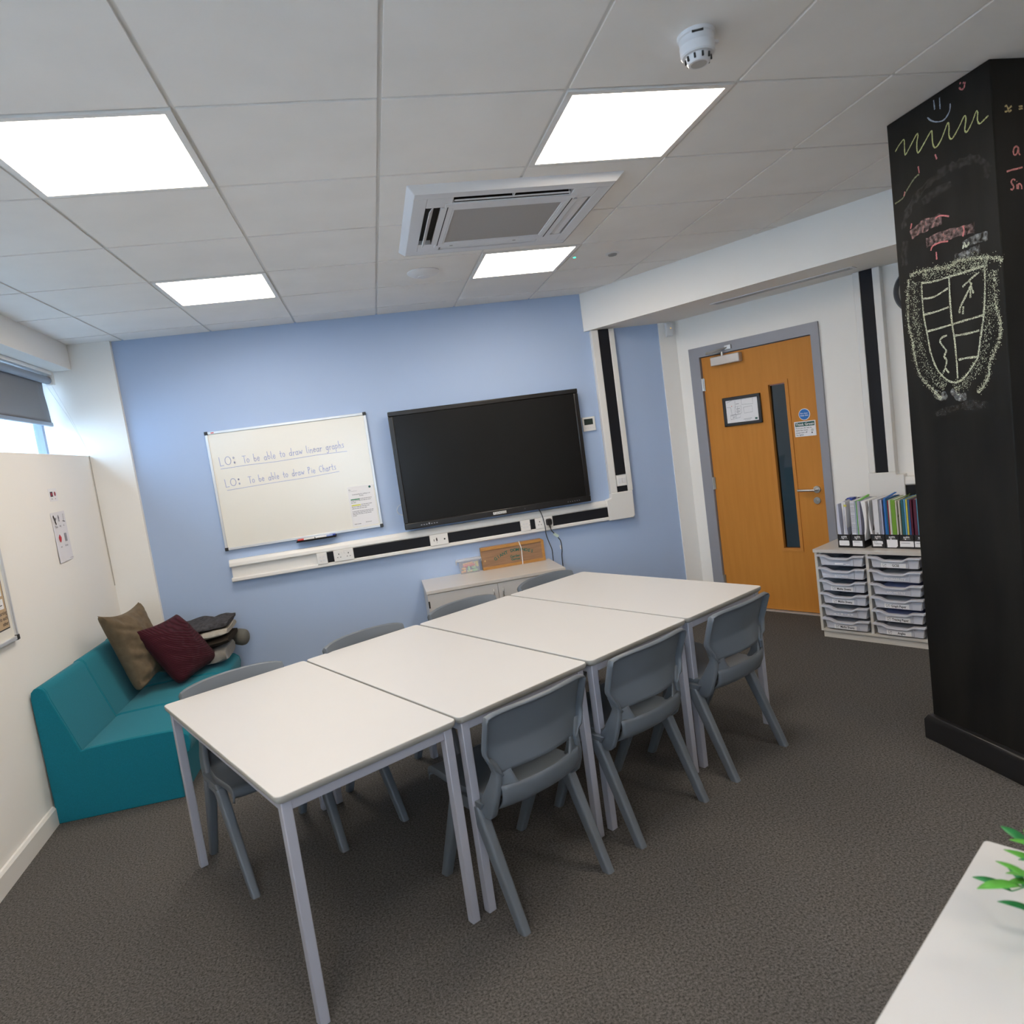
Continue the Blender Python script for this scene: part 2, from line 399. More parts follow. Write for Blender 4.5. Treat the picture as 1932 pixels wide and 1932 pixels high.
# right: lowered soffit in front of the door wall
def ln(p, ang, s): return (p[0] + math.cos(ang)*s, p[1] + math.sin(ang)*s)
fa = math.radians(121.2)
pa = ln((2.214, 3.258), fa, 0.25); pb = ln((2.214, 3.258), fa, -9.5)
ra = (P0.x + 0.05 - math.cos(PANG)*1.15, P0.y - math.sin(PANG)*1.15); rb = (P0.x + 0.05 + math.cos(PANG)*8.2, P0.y + math.sin(PANG)*8.2)
pa = (2.219, 3.239); ra = (3.02, 3.24)
struct(obj('trim_beam', prism(BM(), [pa, pb, rb, (P0.x + 0.03, P0.y), ra], 2.40, H + 0.07, 'z'), white_wall))
bm = BM()
DX0, DX1, DZ = -0.79, 0.15, 2.075
box(bm, -1.16, DX0, 0, 0.14, 0, H); box(bm, DX1, 8.2, 0, 0.14, 0, H); box(bm, DX0, DX1, 0, 0.14, DZ, H)
wr = struct(obj('wall_right', bm, white_wall, loc=P0, rot=PANG))
# corridor behind the door
bm = BM(); box(bm, -2.2, 2.2, 1.6, 1.7, 0, H, 0); box(bm, -2.2, 2.2, 0.14, 1.6, 2.5, 2.6, 0); box(bm, -2.2, -2.1, 0.14, 1.6, 0, 2.5, 0); box(bm, 2.1, 2.2, 0.14, 1.6, 0, 2.5, 0)
struct(obj('wall_corridor', bm, M('corridor_grey', (0.22, 0.225, 0.22), 0.8), loc=P0, rot=PANG))

# black painted column
col = struct(obj('wall_column', B(2.72, 3.25, -0.085, 0.415, 0, H - 0.001), black_board, bevel=0.004))
sk = BM()
for e in ((2.692, 3.28, -0.113, 0.443),):
    loft(sk, [[(e[0], e[2], 0), (e[1], e[2], 0), (e[1], e[3], 0), (e[0], e[3], 0)],
              [(e[0], e[2], 0.09), (e[1], e[2], 0.09), (e[1], e[3], 0.09), (e[0], e[3], 0.09)],
              [(e[0]+0.012, e[2]+0.012, 0.112), (e[1]-0.012, e[2]+0.012, 0.112), (e[1]-0.012, e[3]-0.012, 0.112), (e[0]+0.012, e[3]-0.012, 0.112)],
              [(e[0]+0.026, e[2]+0.026, 0.118), (e[1]-0.026, e[2]+0.026, 0.118), (e[1]-0.026, e[3]-0.026, 0.118), (e[0]+0.026, e[3]-0.026, 0.118)]])
struct(obj('baseboard_column', sk, black_gloss, bevel=0.003))
TR = {
'squiggle': [[(0.375, 2.577), (0.351, 2.594), (0.324, 2.604), (0.324, 2.574), (0.323, 2.544), (0.302, 2.558), (0.258, 2.594), (0.25, 2.587), (0.259, 2.562), (0.257, 2.524), (0.223, 2.546), (0.186, 2.575), (0.181, 2.564), (0.181, 2.528), (0.169, 2.507), (0.139, 2.525), (0.106, 2.569), (0.1, 2.556), (0.103, 2.523), (0.091, 2.506), (0.058, 2.531), (0.03, 2.56), (0.024, 2.546), (0.032, 2.512), (0.022, 2.502), (-0.001, 2.524), (-0.021, 2.552), (-0.027, 2.545), (-0.024, 2.521), (-0.032, 2.505), (-0.049, 2.509), (-0.069, 2.516)]] ,
'smile': [[(0.162, 2.68), (0.16, 2.644)], [(0.134, 2.676), (0.135, 2.634)], [(0.197, 2.632), (0.182, 2.614), (0.156, 2.597), (0.124, 2.588), (0.101, 2.598), (0.09, 2.614), (0.088, 2.632)]] ,
'red': [[(0.039, 2.683), (0.037, 2.676)], [(0.024, 2.677), (0.023, 2.67)], [(0.044, 2.667), (0.034, 2.655), (0.023, 2.657), (0.016, 2.673)], [(0.174, 2.484), (0.167, 2.463)], [(0.261, 2.473), (0.258, 2.446)], [(0.34, 2.404), (0.347, 2.388)], [(0.203, 2.121), (0.203, 2.091)], [(0.194, 2.249), (0.179, 2.251), (0.161, 2.248), (0.129, 2.234)], [(0.229, 2.133), (0.218, 2.148), (0.179, 2.151), (0.142, 2.144)], [(0.317, 2.268), (0.325, 2.249)], [(0.069, 2.179), (0.066, 2.16), (0.073, 2.141)]] ,
'arc': [[(0.258, 2.442), (0.282, 2.437), (0.312, 2.418), (0.335, 2.4), (0.353, 2.383), (0.381, 2.377), (0.4, 2.376)]] ,
'faint': [[(0.366, 2.259), (0.345, 2.306), (0.293, 2.357), (0.219, 2.39), (0.132, 2.408), (0.052, 2.404), (0.001, 2.397), (-0.037, 2.368), (-0.051, 2.336), (-0.041, 2.313)], [(0.372, 2.11), (0.372, 2.158), (0.359, 2.209)], [(0.255, 2.329), (0.194, 2.344), (0.11, 2.349)], [(0.268, 1.478), (0.14, 1.501), (0.016, 1.499)]] ,
'pink': [[(0.327, 2.223), (0.264, 2.238), (0.166, 2.236)], [(0.251, 2.169), (0.154, 2.17), (0.021, 2.157)]] ,
'pale': [[(0.077, 2.11), (0.033, 2.115), (-0.033, 2.112)], [(0.117, 2.071), (0.054, 2.072), (0.003, 2.074)], [(0.269, 1.57), (0.231, 1.547), (0.206, 1.557)], [(0.181, 1.57), (0.146, 1.539), (0.109, 1.54)]] ,
'shield': [[(0.291, 2.02), (0.227, 2.011), (0.15, 2.01), (0.06, 2.009), (-0.01, 2.009)], [(0.289, 2.02), (0.292, 1.957), (0.29, 1.878), (0.278, 1.797), (0.269, 1.733), (0.245, 1.666), (0.205, 1.619), (0.159, 1.598), (0.112, 1.612), (0.058, 1.664), (0.043, 1.684), (0.025, 1.754), (0.006, 1.829), (-0.007, 1.918), (-0.013, 2.009)], [(0.15, 2.01), (0.153, 1.926), (0.152, 1.836), (0.145, 1.759), (0.143, 1.668), (0.144, 1.612)], [(0.287, 1.956), (0.232, 1.951), (0.158, 1.968)], [(0.287, 1.891), (0.218, 1.891), (0.162, 1.896)], [(0.28, 1.821), (0.205, 1.823), (0.148, 1.826), (0.075, 1.83), (0.01, 1.833)], [(0.143, 1.78), (0.088, 1.778), (0.029, 1.78)], [(0.133, 1.684), (0.096, 1.686), (0.048, 1.683)], [(0.091, 1.957), (0.049, 1.978), (0.012, 1.993)], [(0.063, 1.974), (0.047, 1.956)], [(0.051, 1.957), (0.076, 1.923), (0.108, 1.882), (0.113, 1.861)], [(0.098, 1.855), (0.093, 1.883)], [(0.057, 1.944), (0.058, 1.908)], [(0.052, 1.95), (0.043, 1.922)], [(0.18, 1.788), (0.204, 1.784), (0.217, 1.771), (0.203, 1.746), (0.19, 1.728), (0.202, 1.707), (0.191, 1.69), (0.201, 1.661), (0.215, 1.641)], [(0.201, 1.661), (0.184, 1.639)], [(0.077, 2.096), (0.068, 2.115), (0.061, 2.098), (0.047, 2.112)]] ,
'fuzz': [[(0.356, 2.051), (0.372, 1.958), (0.376, 1.863), (0.362, 1.795), (0.357, 1.738), (0.334, 1.646), (0.278, 1.583), (0.232, 1.539)], [(-0.055, 1.982), (-0.05, 1.866), (-0.061, 1.795), (-0.052, 1.727), (-0.01, 1.662), (0.008, 1.593), (0.055, 1.546)], [(0.349, 2.065), (0.281, 2.067), (0.146, 2.05), (0.109, 2.058), (0.039, 2.05), (-0.043, 2.03), (-0.089, 2.007)]] ,
'fuzzband': [[(0.321, 2.034), (0.34, 1.951), (0.329, 1.854), (0.314, 1.739), (0.273, 1.638), (0.208, 1.584)], [(-0.036, 1.987), (-0.026, 1.872), (-0.006, 1.77), (0.028, 1.667), (0.094, 1.602), (0.162, 1.572)], [(0.283, 2.048), (0.148, 2.035), (0.041, 2.025), (-0.026, 2.018)]] ,
'fyellow': [[(2.77, 2.535), (2.778, 2.538), (2.783, 2.528), (2.787, 2.518), (2.797, 2.523)], [(2.8, 2.536), (2.79, 2.531), (2.777, 2.519), (2.769, 2.519)], [(2.829, 2.533), (2.845, 2.534)], [(2.828, 2.524), (2.845, 2.526)]] ,
'fpink': [[(2.817, 2.393), (2.808, 2.398), (2.798, 2.392), (2.794, 2.377), (2.8, 2.369), (2.81, 2.375), (2.817, 2.394), (2.817, 2.376), (2.822, 2.367)], [(2.761, 2.314), (2.786, 2.319), (2.806, 2.321), (2.829, 2.325)], [(2.795, 2.282), (2.786, 2.286), (2.777, 2.278), (2.782, 2.268), (2.787, 2.259), (2.78, 2.251), (2.772, 2.253)], [(2.801, 2.268), (2.8, 2.251)], [(2.8, 2.278), (2.801, 2.276)], [(2.806, 2.25), (2.807, 2.266), (2.814, 2.268), (2.82, 2.261), (2.82, 2.249)]] ,

}
CM = {'squiggle': (chalk_mat('chalk_lime', (0.62, 0.66, 0.30), 0.40, 0.52), 0.0055), 'smile': (chalk_mat('chalk_blue', (0.42, 0.50, 0.60), 0.40, 0.52), 0.005),
      'red': (chalk_mat('chalk_red', (0.60, 0.22, 0.22), 0.36, 0.5), 0.006), 'arc': (chalk_mat('chalk_dull_lime', (0.35, 0.38, 0.22), 0.42, 0.6), 0.006),
      'faint': (chalk_mat('chalk_dust', (0.45, 0.45, 0.43), 0.35, 0.75, 60, 0.09), 0.03), 'pink': (chalk_mat('smudged_pink_chalk', (0.36, 0.24, 0.23), 0.34, 0.72, 60, 0.8), 0.042),
      'pale': (chalk_mat('smudged_white_chalk', (0.36, 0.38, 0.38), 0.36, 0.78, 60, 0.7), 0.030), 'shield': (chalk_mat('chalk_cream', (0.64, 0.68, 0.52), 0.42, 0.54, 380), 0.0075),
      'fuzz': (chalk_mat('chalk_cream_rough', (0.62, 0.66, 0.50), 0.2, 0.3, 380), 0.022), 'fuzzband': (chalk_mat('chalk_cream_scribble', (0.55, 0.59, 0.45), 0.2, 0.3, 300), 0.042)}
for k, (m, w) in CM.items():
    t = BM()
    for st in TR[k]:
      pq = [(-y, z) for y, z in st]
      if k == 'fuzz': dabs(t, pq, 0.013, 750, 0.0021, -0.0022); dabs(t, pq, 0.026, 160, 0.0018, -0.0022); continue
      if k == 'fuzzband': dabs(t, pq, 0.040, 700, 0.0020, -0.0022); continue
      ribbon(t, pq, w, -0.0012 if k in ('faint', 'pink', 'pale', 'fuzzband') else -0.0022, sm=5, jit=0.5 if k != 'faint' else 0.8)
    for v in t.verts: v.co = Vector((2.72 + v.co.y, -v.co.x, v.co.z))
    obj('chalk_drawing' if k in ('squiggle', 'smile', 'shield', 'fuzz', 'fuzzband') else 'chalk_mark', t, m, col)
for k, m in (('fyellow', chalk_mat('chalk_yellow', (0.62, 0.50, 0.25), 0.36, 0.5)), ('fpink', chalk_mat('chalk_pink', (0.68, 0.28, 0.26), 0.36, 0.5))):
    t = BM()
    for st in TR[k]: ribbon(t, st, 0.006, -0.0865, sm=4, jit=0.3)
    obj('chalk_writing', t, m, col)

# ------------------------------------------------------------ door
dr = bpy.data.objects.new('door_1', None); C.objects.link(dr); dr.location = P0; dr.rotation_euler = (0, 0, PANG); struct(dr)
t = BM()
box(t, -0.868, -0.775, -0.018, 0.0, 0, 2.146); box(t, 0.138, 0.196, -0.018, 0.0, 0, 2.146); box(t, -0.775, 0.138, -0.018, 0.0, 2.066, 2.146)
box(t, -0.79, -0.775, 0.0, 0.12, 0, 2.075); box(t, 0.138, 0.150, 0.0, 0.12, 0, 2.075); box(t, -0.775, 0.138, 0.0, 0.12, 2.066, 2.0749)
obj('door_frame', t, frame_grey, dr)
t = BM(); x0, x1, z0, z1, g0, g1, h0, h1 = -0.771, 0.134, 0.012, 2.060, -0.225, -0.088, 0.505, 1.765
for a in ((x0, g0, z0, z1), (g1, x1, z0, z1)): box(t, a[0], a[1], 0.004, 0.048, a[2], a[3])
box(t, g0, g1, 0.004, 0.048, z0, h0); box(t, g0, g1, 0.004, 0.048, h1, z1)
obj('door_leaf', t, door_wood, dr)
t = BM(); e = 0.020
box(t, g0 - e, g0 + 0.004, -0.004, 0.05, h0 - e, h1 + e); box(t, g1 - 0.004, g1 + e, -0.004, 0.05, h0 - e, h1 + e)
box(t, g0, g1, -0.004, 0.05, h1 - 0.004, h1 + e); box(t, g0, g1, -0.004, 0.05, h0 - e, h0 + 0.004)
obj('glazing_bead', t, lip_wood, dr)
vp = obj('vision_panel', B(g0, g1, 0.024, 0.030, h0, h1), door_glass, dr)
t = BM(); rect(t, g0 + 0.004, g1 - 0.004, h1 - 0.012, h1 - 0.004, 0.022); obj('glazing_gasket', t, M('pale_red_gasket', (0.5, 0.25, 0.22), 0.6), dr)
t = BM(); lathe(t, [(0.001, -0.012), (0.026, -0.012), (0.026, 0.004)], 24, 0.078, 0.955, 'y')
tube(t, [(0.078, -0.01, 0.955), (0.078, -0.055, 0.955)], 0.009, 12); tube(t, [(0.082, -0.055, 0.955), (0.0, -0.057, 0.957), (-0.045, -0.052, 0.957)], 0.0095, 12)
obj('door_handle', t, steel, dr, smooth=True)
t = BM(); lathe(t, [(0.001, -0.010), (0.025, -0.010), (0.025, 0.004)], 24, 0.072, 0.873, 'y'); lathe(t, [(0.001, -0.016), (0.009, -0.016), (0.009, -0.009)], 16, 0.072, 0.873, 'y')
obj('thumb_lock', t, steel, dr, smooth=True)
for hz in (0.22, 1.04, 1.845):
    t = BM(); tube(t, [(-0.774, -0.008, hz - 0.05), (-0.774, -0.008, hz + 0.05)], 0.008, 10); box(t, -0.792, -0.757, -0.006, 0.003, hz - 0.05, hz + 0.05)
    obj('hinge', t, steel, dr, smooth=True)
cl = obj('door_closer', B(-0.658, -0.408, -0.052, 0.003, 1.975, 2.045), M('silver_closer', (0.58, 0.52, 0.47), 0.4, metal=0.4), dr, bevel=0.006)
t = BM(); tube(t, [(-0.56, -0.03, 2.045), (-0.56, -0.03, 2.075)], 0.010, 10)
tube(t, [(-0.56, -0.035, 2.072), (-0.66, -0.10, 2.076)], 0.006, 8); tube(t, [(-0.66, -0.10, 2.080), (-0.50, -0.025, 2.10)], 0.006, 8); box(t, -0.53, -0.48, -0.035, -0.018, 2.085, 2.115)
obj('closer_arm', t, steel, dr)
struct(obj('trim_threshold', B(-0.77, 0.135, -0.03, 0.06, 0, 0.006), alu, loc=P0, rot=PANG))

# things on the door
fp = thing('floor_plan', 'black framed floor plan on the wooden door', 'picture', P0, PANG)
t = BM(); X0, X1, Z0, Z1 = -0.612, -0.291, 1.488, 1.714; f = 0.024
box(t, X0, X1, -0.016, 0.003, Z0, Z0+f); box(t, X0, X1, -0.016, 0.003, Z1-f, Z1); box(t, X0, X0+f, -0.016, 0.003, Z0, Z1); box(t, X1-f, X1, -0.016, 0.003, Z0, Z1)
obj('frame', t, black_pl, fp, bevel=0.003)
t = BM(); box(t, X0+f, X1-f, -0.006, 0.002, Z0+f, Z1-f, 0)
def lr(pts, w=0.0021, mi=1, y=-0.0068): ribbon(t, [(X0 + f + a*0.273, Z0 + f + b*0.178) for a, b in pts], w, y, mi)
for r_ in ([(0.5,0.98),(0.5,0.75),(0.85,0.72),(0.85,0.98)], [(0.03,0.7),(0.15,0.68),(0.17,0.4)], [(0.3,0.95),(0.3,0.6)], [(0.12,0.15),(0.42,0.2),(0.45,0.35),(0.12,0.3),(0.12,0.15)],
           [(0.28,0.35),(0.28,0.68),(0.48,0.7),(0.48,0.38),(0.28,0.35)], [(0.55,0.62),(0.82,0.64),(0.82,0.38),(0.56,0.36),(0.55,0.62)], [(0.3,0.5),(0.47,0.52)], [(0.36,0.36),(0.37,0.68)], [(0.2,0.16),(0.2,0.32)], [(0.3,0.17),(0.3,0.33)], [(0.03,0.9),(0.2,0.98)]): lr(r_)
for r_ in ([(0.32,0.8),(0.42,0.81)], [(0.32,0.44),(0.44,0.46)], [(0.32,0.58),(0.44,0.6)], [(0.12,0.34),(0.3,0.36)], [(0.2,0.24),(0.28,0.25)]): lr(r_, 0.004, 1)
lr([(0.52,0.10),(0.78,0.12)], 0.003, 1); lr([(0.56,0.05),(0.75,0.07)], 0.002, 1)
rect(t, X1-f-0.034, X1-f-0.014, Z0+f+0.008, Z0+f+0.022, -0.0068, 2); disc(t, X0+f+0.05, Z0+f+0.13, 0.0035, -0.0068, 10, 3)
obj('plan_sheet', t, [paper, grey_ink, dk_green, red_pl], fp)
t = BM(); lathe(t, [(0.001, -0.0015), (0.042, -0.0015), (0.042, 0.003)], 36, 0.034, 1.510, 'y', 0); lathe(t, [(0.001, -0.0025), (0.038, -0.0025), (0.038, 0.0)], 36, 0.034, 1.510, 'y', 1)
text_into(t, 'Fire door', 0.015, 0.034, 1.513, -0.0035, align='CENTER', bold=0.01, mi=0); text_into(t, 'keep shut', 0.015, 0.034, 1.498, -0.0035, align='CENTER', bold=0.01, mi=0)
tag(obj('door_sign', t, [paper, sign_blue], loc=P0, rot=PANG), 'round blue fire door sign stuck on the wooden door', 'sign')
t = BM(); box(t, -0.048, 0.110, -0.0015, 0.003, 1.350, 1.461, 0); rect(t, -0.041, 0.103, 1.424, 1.455, -0.0022, 1)
text_into(t, 'Think Green', 0.0265, 0.031, 1.4305, -0.003, align='CENTER', bold=0.018, mi=0)
for i, s in enumerate(['If you are the last to', 'leave the room,', 'please turn off', 'the lights!']): text_into(t, s, 0.0145, -0.040, 1.408 - i*0.0165, -0.0022, bold=0.008, mi=2)
disc(t, 0.083, 1.392, 0.010, -0.0022, 16, 3); rect(t, 0.076, 0.084, 1.368, 1.378, -0.0022, 2)
tag(obj('notice_sign', t, [paper, dk_green, ink, M('pale_bulb_grey', (0.55, 0.58, 0.58), 0.7)], loc=P0, rot=PANG), 'white and dark green Think Green notice stuck on the wooden door', 'sign')
# ------------------------------------------------------------ ceiling fittings
def lamp(c, r, label):
    t = thing('ceiling_light', label, 'ceiling light', (c*0.6 + 0.3, r*0.6 + 0.3, H), 0, 'square ceiling light panels')
    f = BM(); a, b = 0.2945, 0.272
    for q in ((-a, a, -a, -b), (-a, a, b, a), (-a, -b, -b, b), (b, a, -b, b)): box(f, q[0], q[1], q[2], q[3], -0.004, 0.02)
    obj('frame', f, white_pl, t)
    obj('diffuser', B(-b, b, -b, b, -0.001, 0.012), glow, t)
    obj('housing', B(-a, a, -a, a, 0.021, 0.06), white_pl, t)
lamp(-1, 0, 'large lit square ceiling light panel nearest the upper left corner')
lamp(-1, 3, 'lit square ceiling light panel near the blue wall at left')
lamp(2, 0, 'lit square ceiling light panel beside the smoke detector')
lamp(2, 3, 'lit square ceiling light panel right behind the air conditioner')
for c, r in ((-1, -3), (-1, -6), (2, -6), (5, -3), (5, -6)):
    lamp(c, r, 'lit square ceiling light panel behind the camera')

ac = thing('air_conditioner', 'white square ceiling air conditioner cassette with open flaps and grey grille', 'air conditioner', (1.19, 1.185, H))
t = BM(); o_, i_, lo = 0.475, 0.445, -0.030
def ring4(a, z): return [(-a, -a, z), (a, -a, z), (a, a, z), (-a, a, z)]
sl = 0.345   # slot centre line, half width .027
pan = ((-i_, i_, -i_, -0.385), (-i_, i_, 0.385, i_), (-i_, -0.385, -0.385, 0.385), (0.385, i_, -0.385, 0.385))
for q in pan: box(t, q[0], q[1], q[2], q[3], lo, 0.0)
for sx in (-1, 1):
    for sy in (-1, 1): box(t, min(sx*0.27, sx*0.385), max(sx*0.27, sx*0.385), min(sy*0.27, sy*0.385), max(sy*0.27, sy*0.385), lo, 0.0)
R4 = [ring4(o_, 0.001), ring4(o_ - 0.006, -0.006), ring4(i_, lo)]
loft(t, R4, cap=False)
obj('bezel', t, cool_pl, ac, bevel=0.003)
t = BM()
for q in ((-0.30, 0.30, -0.318, -0.262), (-0.30, 0.30, 0.262, 0.318), (-0.318, -0.262, -0.262, 0.262), (0.262, 0.318, -0.262, 0.262)): box(t, q[0], q[1], q[2], q[3], lo - 0.004, -0.001)
for q in ((-0.262, 0.262, -0.262, -0.235), (-0.262, 0.262, 0.250, 0.262), (-0.262, -0.252, -0.235, 0.250), (0.252, 0.262, -0.235, 0.250)): box(t, q[0], q[1], q[2], q[3], lo - 0.003, -0.001)
obj('intake_panel', t, cool_pl, ac, bevel=0.002)
t = BM(); box(t, -0.252, 0.252, -0.235, 0.250, lo + 0.002, -0.002); obj('grille', t, grille_mat, ac)
t = BM()
for sx in (-0.287, 0.287): obj('panel_joint', B(sx - 0.0022, sx + 0.0022, -0.28, 0.28, lo - 0.0048, lo - 0.002), dark_hole, ac)
t = BM(); box(t, -0.27, 0.27, -0.384, -0.319, -0.006, -0.002); box(t, -0.384, -0.319, -0.27, 0.27, -0.006, -0.002); box(t, -0.27, 0.27, 0.319, 0.384, -0.006, -0.002); box(t, 0.319, 0.384, -0.27, 0.27, -0.006, -0.002)
box(t, -0.262, 0.262, -0.3195, -0.3182, lo + 0.003, -0.002); box(t, -0.3195, -0.3182, -0.262, 0.262, lo + 0.003, -0.002)  # dark liners put the shade inside the outlet slots into colour
obj('air_outlet', t, dark_hole, ac)
def flap(w, ax, off, tilt, k=1.0):
    m = BM(); prism(m, [(-0.026*k, 0.003), (0, -0.003*k), (0.026*k, 0.002), (0.026*k, 0.004), (0, 0.003), (-0.026*k, 0.006)], -w, w, 'x')
    R = Matrix.Rotation(math.radians(ax), 4, 'Z') @ Matrix.Translation((0, off, lo + 0.004)) @ Matrix.Rotation(math.radians(tilt), 4, 'X')
    for v in m.verts: v.co = R @ v.co
    obj('flap', m, cool_pl, ac)
flap(0.262, 0, -0.331, 20, 0.45); flap(0.262, -90, -0.352, 55); flap(0.262, 180, -0.345, 8); flap(0.262, 90, -0.345, 12)
t = BM(); box(t, -0.004, 0.002, -0.383, -0.34, -0.028, -0.006); obj('guide_vane', t, cool_pl, ac)
t = BM()
for cx in (-0.21, 0.13): obj('latch', B(cx - 0.008, cx + 0.008, 0.292, 0.304, lo - 0.0048, lo - 0.003), grille_mat, ac)

sd = thing('smoke_detector', 'deep white round smoke detector on the ceiling beside the light panel', 'smoke detector', (1.512, -0.283, H))
t = BM(); lathe(t, [(0.001, 0), (0.054, 0), (0.054, -0.010), (0.050, -0.012), (0.049, -0.030), (0.0505, -0.032), (0.049, -0.056), (0.045, -0.060), (0.030, -0.060)], 40); obj('base', t, cool_pl, sd, smooth=True)
t = BM(); lathe(t, [(0.044, -0.059), (0.036, -0.061), (0.033, -0.078), (0.029, -0.082), (0.022, -0.082)], 40); obj('sensor_cap', t, cool_pl, sd, smooth=True)
t = BM(); lathe(t, [(0.0235, -0.081), (0.023, -0.0826), (0.001, -0.0826)], 32); obj('cap_centre', t, M('detector_grey', (0.45, 0.44, 0.42), 0.5), sd)
t = BM()
for k in range(10):
    a = 2*PI*k/10 + 0.2; R = Matrix.Rotation(a, 4, 'Z'); box(t, 0.0325, 0.0385, -0.0025, 0.0025, -0.076, -0.063, mat=R)
obj('vent_slot', t, dark_hole, sd)
obj('side_slot', box(BM(), 0.0485, 0.0515, -0.016, 0.016, -0.016, -0.010, mat=Matrix.Rotation(math.radians(-112), 4, 'Z')), dark_hole, sd)
obj('locking_tab', B(0.047, 0.068, -0.006, 0.006, -0.026, -0.018), cool_pl, sd, bevel=0.001)

ap = thing('ceiling_disc', 'flat white round wireless access point on the ceiling left of the air conditioner', 'access point', (0.88, 2.10, H))
t = BM(); lathe(t, [(0.001, 0), (0.097, 0), (0.099, -0.006), (0.085, -0.018), (0.055, -0.028), (0.038, -0.030)], 48); obj('shell', t, cool_pl, ap, smooth=True)
t = BM(); lathe(t, [(0.038, -0.028), (0.036, -0.033), (0.001, -0.034)], 32); obj('centre_button', t, cool_pl, ap, smooth=True)
ms = thing('motion_sensor', 'small white recessed motion sensor in a ceiling tile', 'sensor', (2.09, 2.075, H))
t = BM(); lathe(t, [(0.001, 0), (0.045, 0), (0.045, -0.003), (0.030, -0.006)], 32); obj('rim', t, cool_pl, ms, smooth=True)
t = BM(); lathe(t, [(0.030, -0.005), (0.026, -0.014), (0.001, -0.018)], 24); obj('lens', t, M('lens_grey', (0.28, 0.28, 0.28), 0.4), ms, smooth=True)
t = BM(); lathe(t, [(0.001, 0), (0.009, 0), (0.008, -0.004), (0.001, -0.006)], 16)
tag(obj('indicator_light', t, M('green_led', (0.05, 0.75, 0.45), 0.4, emit=1.2), loc=(1.842, 2.088, H), smooth=True), 'tiny green indicator light on the ceiling near the small sensor', 'light')
t = BM()
v0, v1 = Vector((3.03, 2.571, 0)), Vector((3.555, 1.77, 0)); dd = (v1 - v0).normalized(); va = math.atan2(dd.y, dd.x); L = (v1 - v0).length
box(t, -0.02, L + 0.02, -0.055, 0.035, -0.004, 0.001, 0)
for k in range(3): box(t, 0.0, L, -0.040 + k*0.024, -0.032 + k*0.024, -0.0052, -0.003, 1)
tag(obj('slot_vent', t, [cool_pl, M('vent_slot_grey', (0.33, 0.33, 0.33), 0.6)], loc=(v0.x, v0.y, 2.40), rot=va), 'long narrow white air vent set in the lowered soffit above the door', 'vent')
ps = thing('alarm_sensor', 'small white alarm sensor in the corner above the door', 'sensor', (2.935, 3.222, 2.335))
t = BM(); loft(t, [[(x, y, z) for x, y in rrect(-0.030, 0.030, -d, 0.0, 0.008)] for z, d in ((-0.055, 0.02), (-0.045, 0.034), (0.0, 0.044), (0.045, 0.04), (0.055, 0.03))]); obj('case', t, cool_pl, ps, smooth=True)
t = BM(); lathe(t, [(0.001, -0.0455), (0.004, -0.045), (0.004, -0.042)], 10, 0.006, 0.008, 'y'); obj('status_light', t, M('amber_led', (0.9, 0.5, 0.1), 0.4, emit=1.0), ps)

# ------------------------------------------------------------ wall-mounted things on the blue wall (y=3.24)
YW = 3.24
tk = thing('wall_trunking', 'white wall trunking with black strips and sockets running under the screen', 'trunking', (0, YW, 0))
prof_lo = [(0, 0.855), (-0.040, 0.855), (-0.052, 0.862), (-0.052, 0.880), (-0.046, 0.886), (0, 0.886)]
prof_hi = [(0, 1.021), (-0.036, 1.021), (-0.050, 0.998), (-0.054, 0.975), (-0.046, 0.966), (0, 0.966)]
t = BM(); prism(t, prof_lo, -0.752, 2.225, 'x'); prism(t, prof_hi, -0.752, 2.225, 'x'); box(t, -0.745, 2.225, -0.030, -0.0, 0.886, 0.966); obj('channel', t, gloss_white, tk)
t = BM(); prism(t, [(2.218, 0.852), (2.428, 0.852), (2.445, 0.868), (2.448, 1.075), (2.262, 1.075), (2.258, 1.035), (2.218, 1.024)], -0.058, 0, 'y'); obj('corner_piece', t, gloss_white, tk, bevel=0.004)
t = BM()
for q in ((2.263, 2.321), (2.411, 2.456)): box(t, q[0], q[1], -0.052, 0, 1.075, 2.397)
box(t, 2.321, 2.411, -0.036, 0, 1.075, 2.397); obj('riser', t, gloss_white, tk, bevel=0.004)
for a, b in ((-0.046, 0.003), (0.153, 0.742), (0.887, 1.475), (1.556, 1.597), (1.744, 2.218)):
    obj('cover_strip', B(a, b, -0.047, -0.028, 0.886, 0.966), black_strip, tk)
obj('cover_strip', B(2.321, 2.411, -0.047, -0.034, 1.216, 2.396), black_strip, tk); obj('cover_strip', B(2.321, 2.411, -0.047, -0.034, 1.075, 1.122), black_strip, tk)
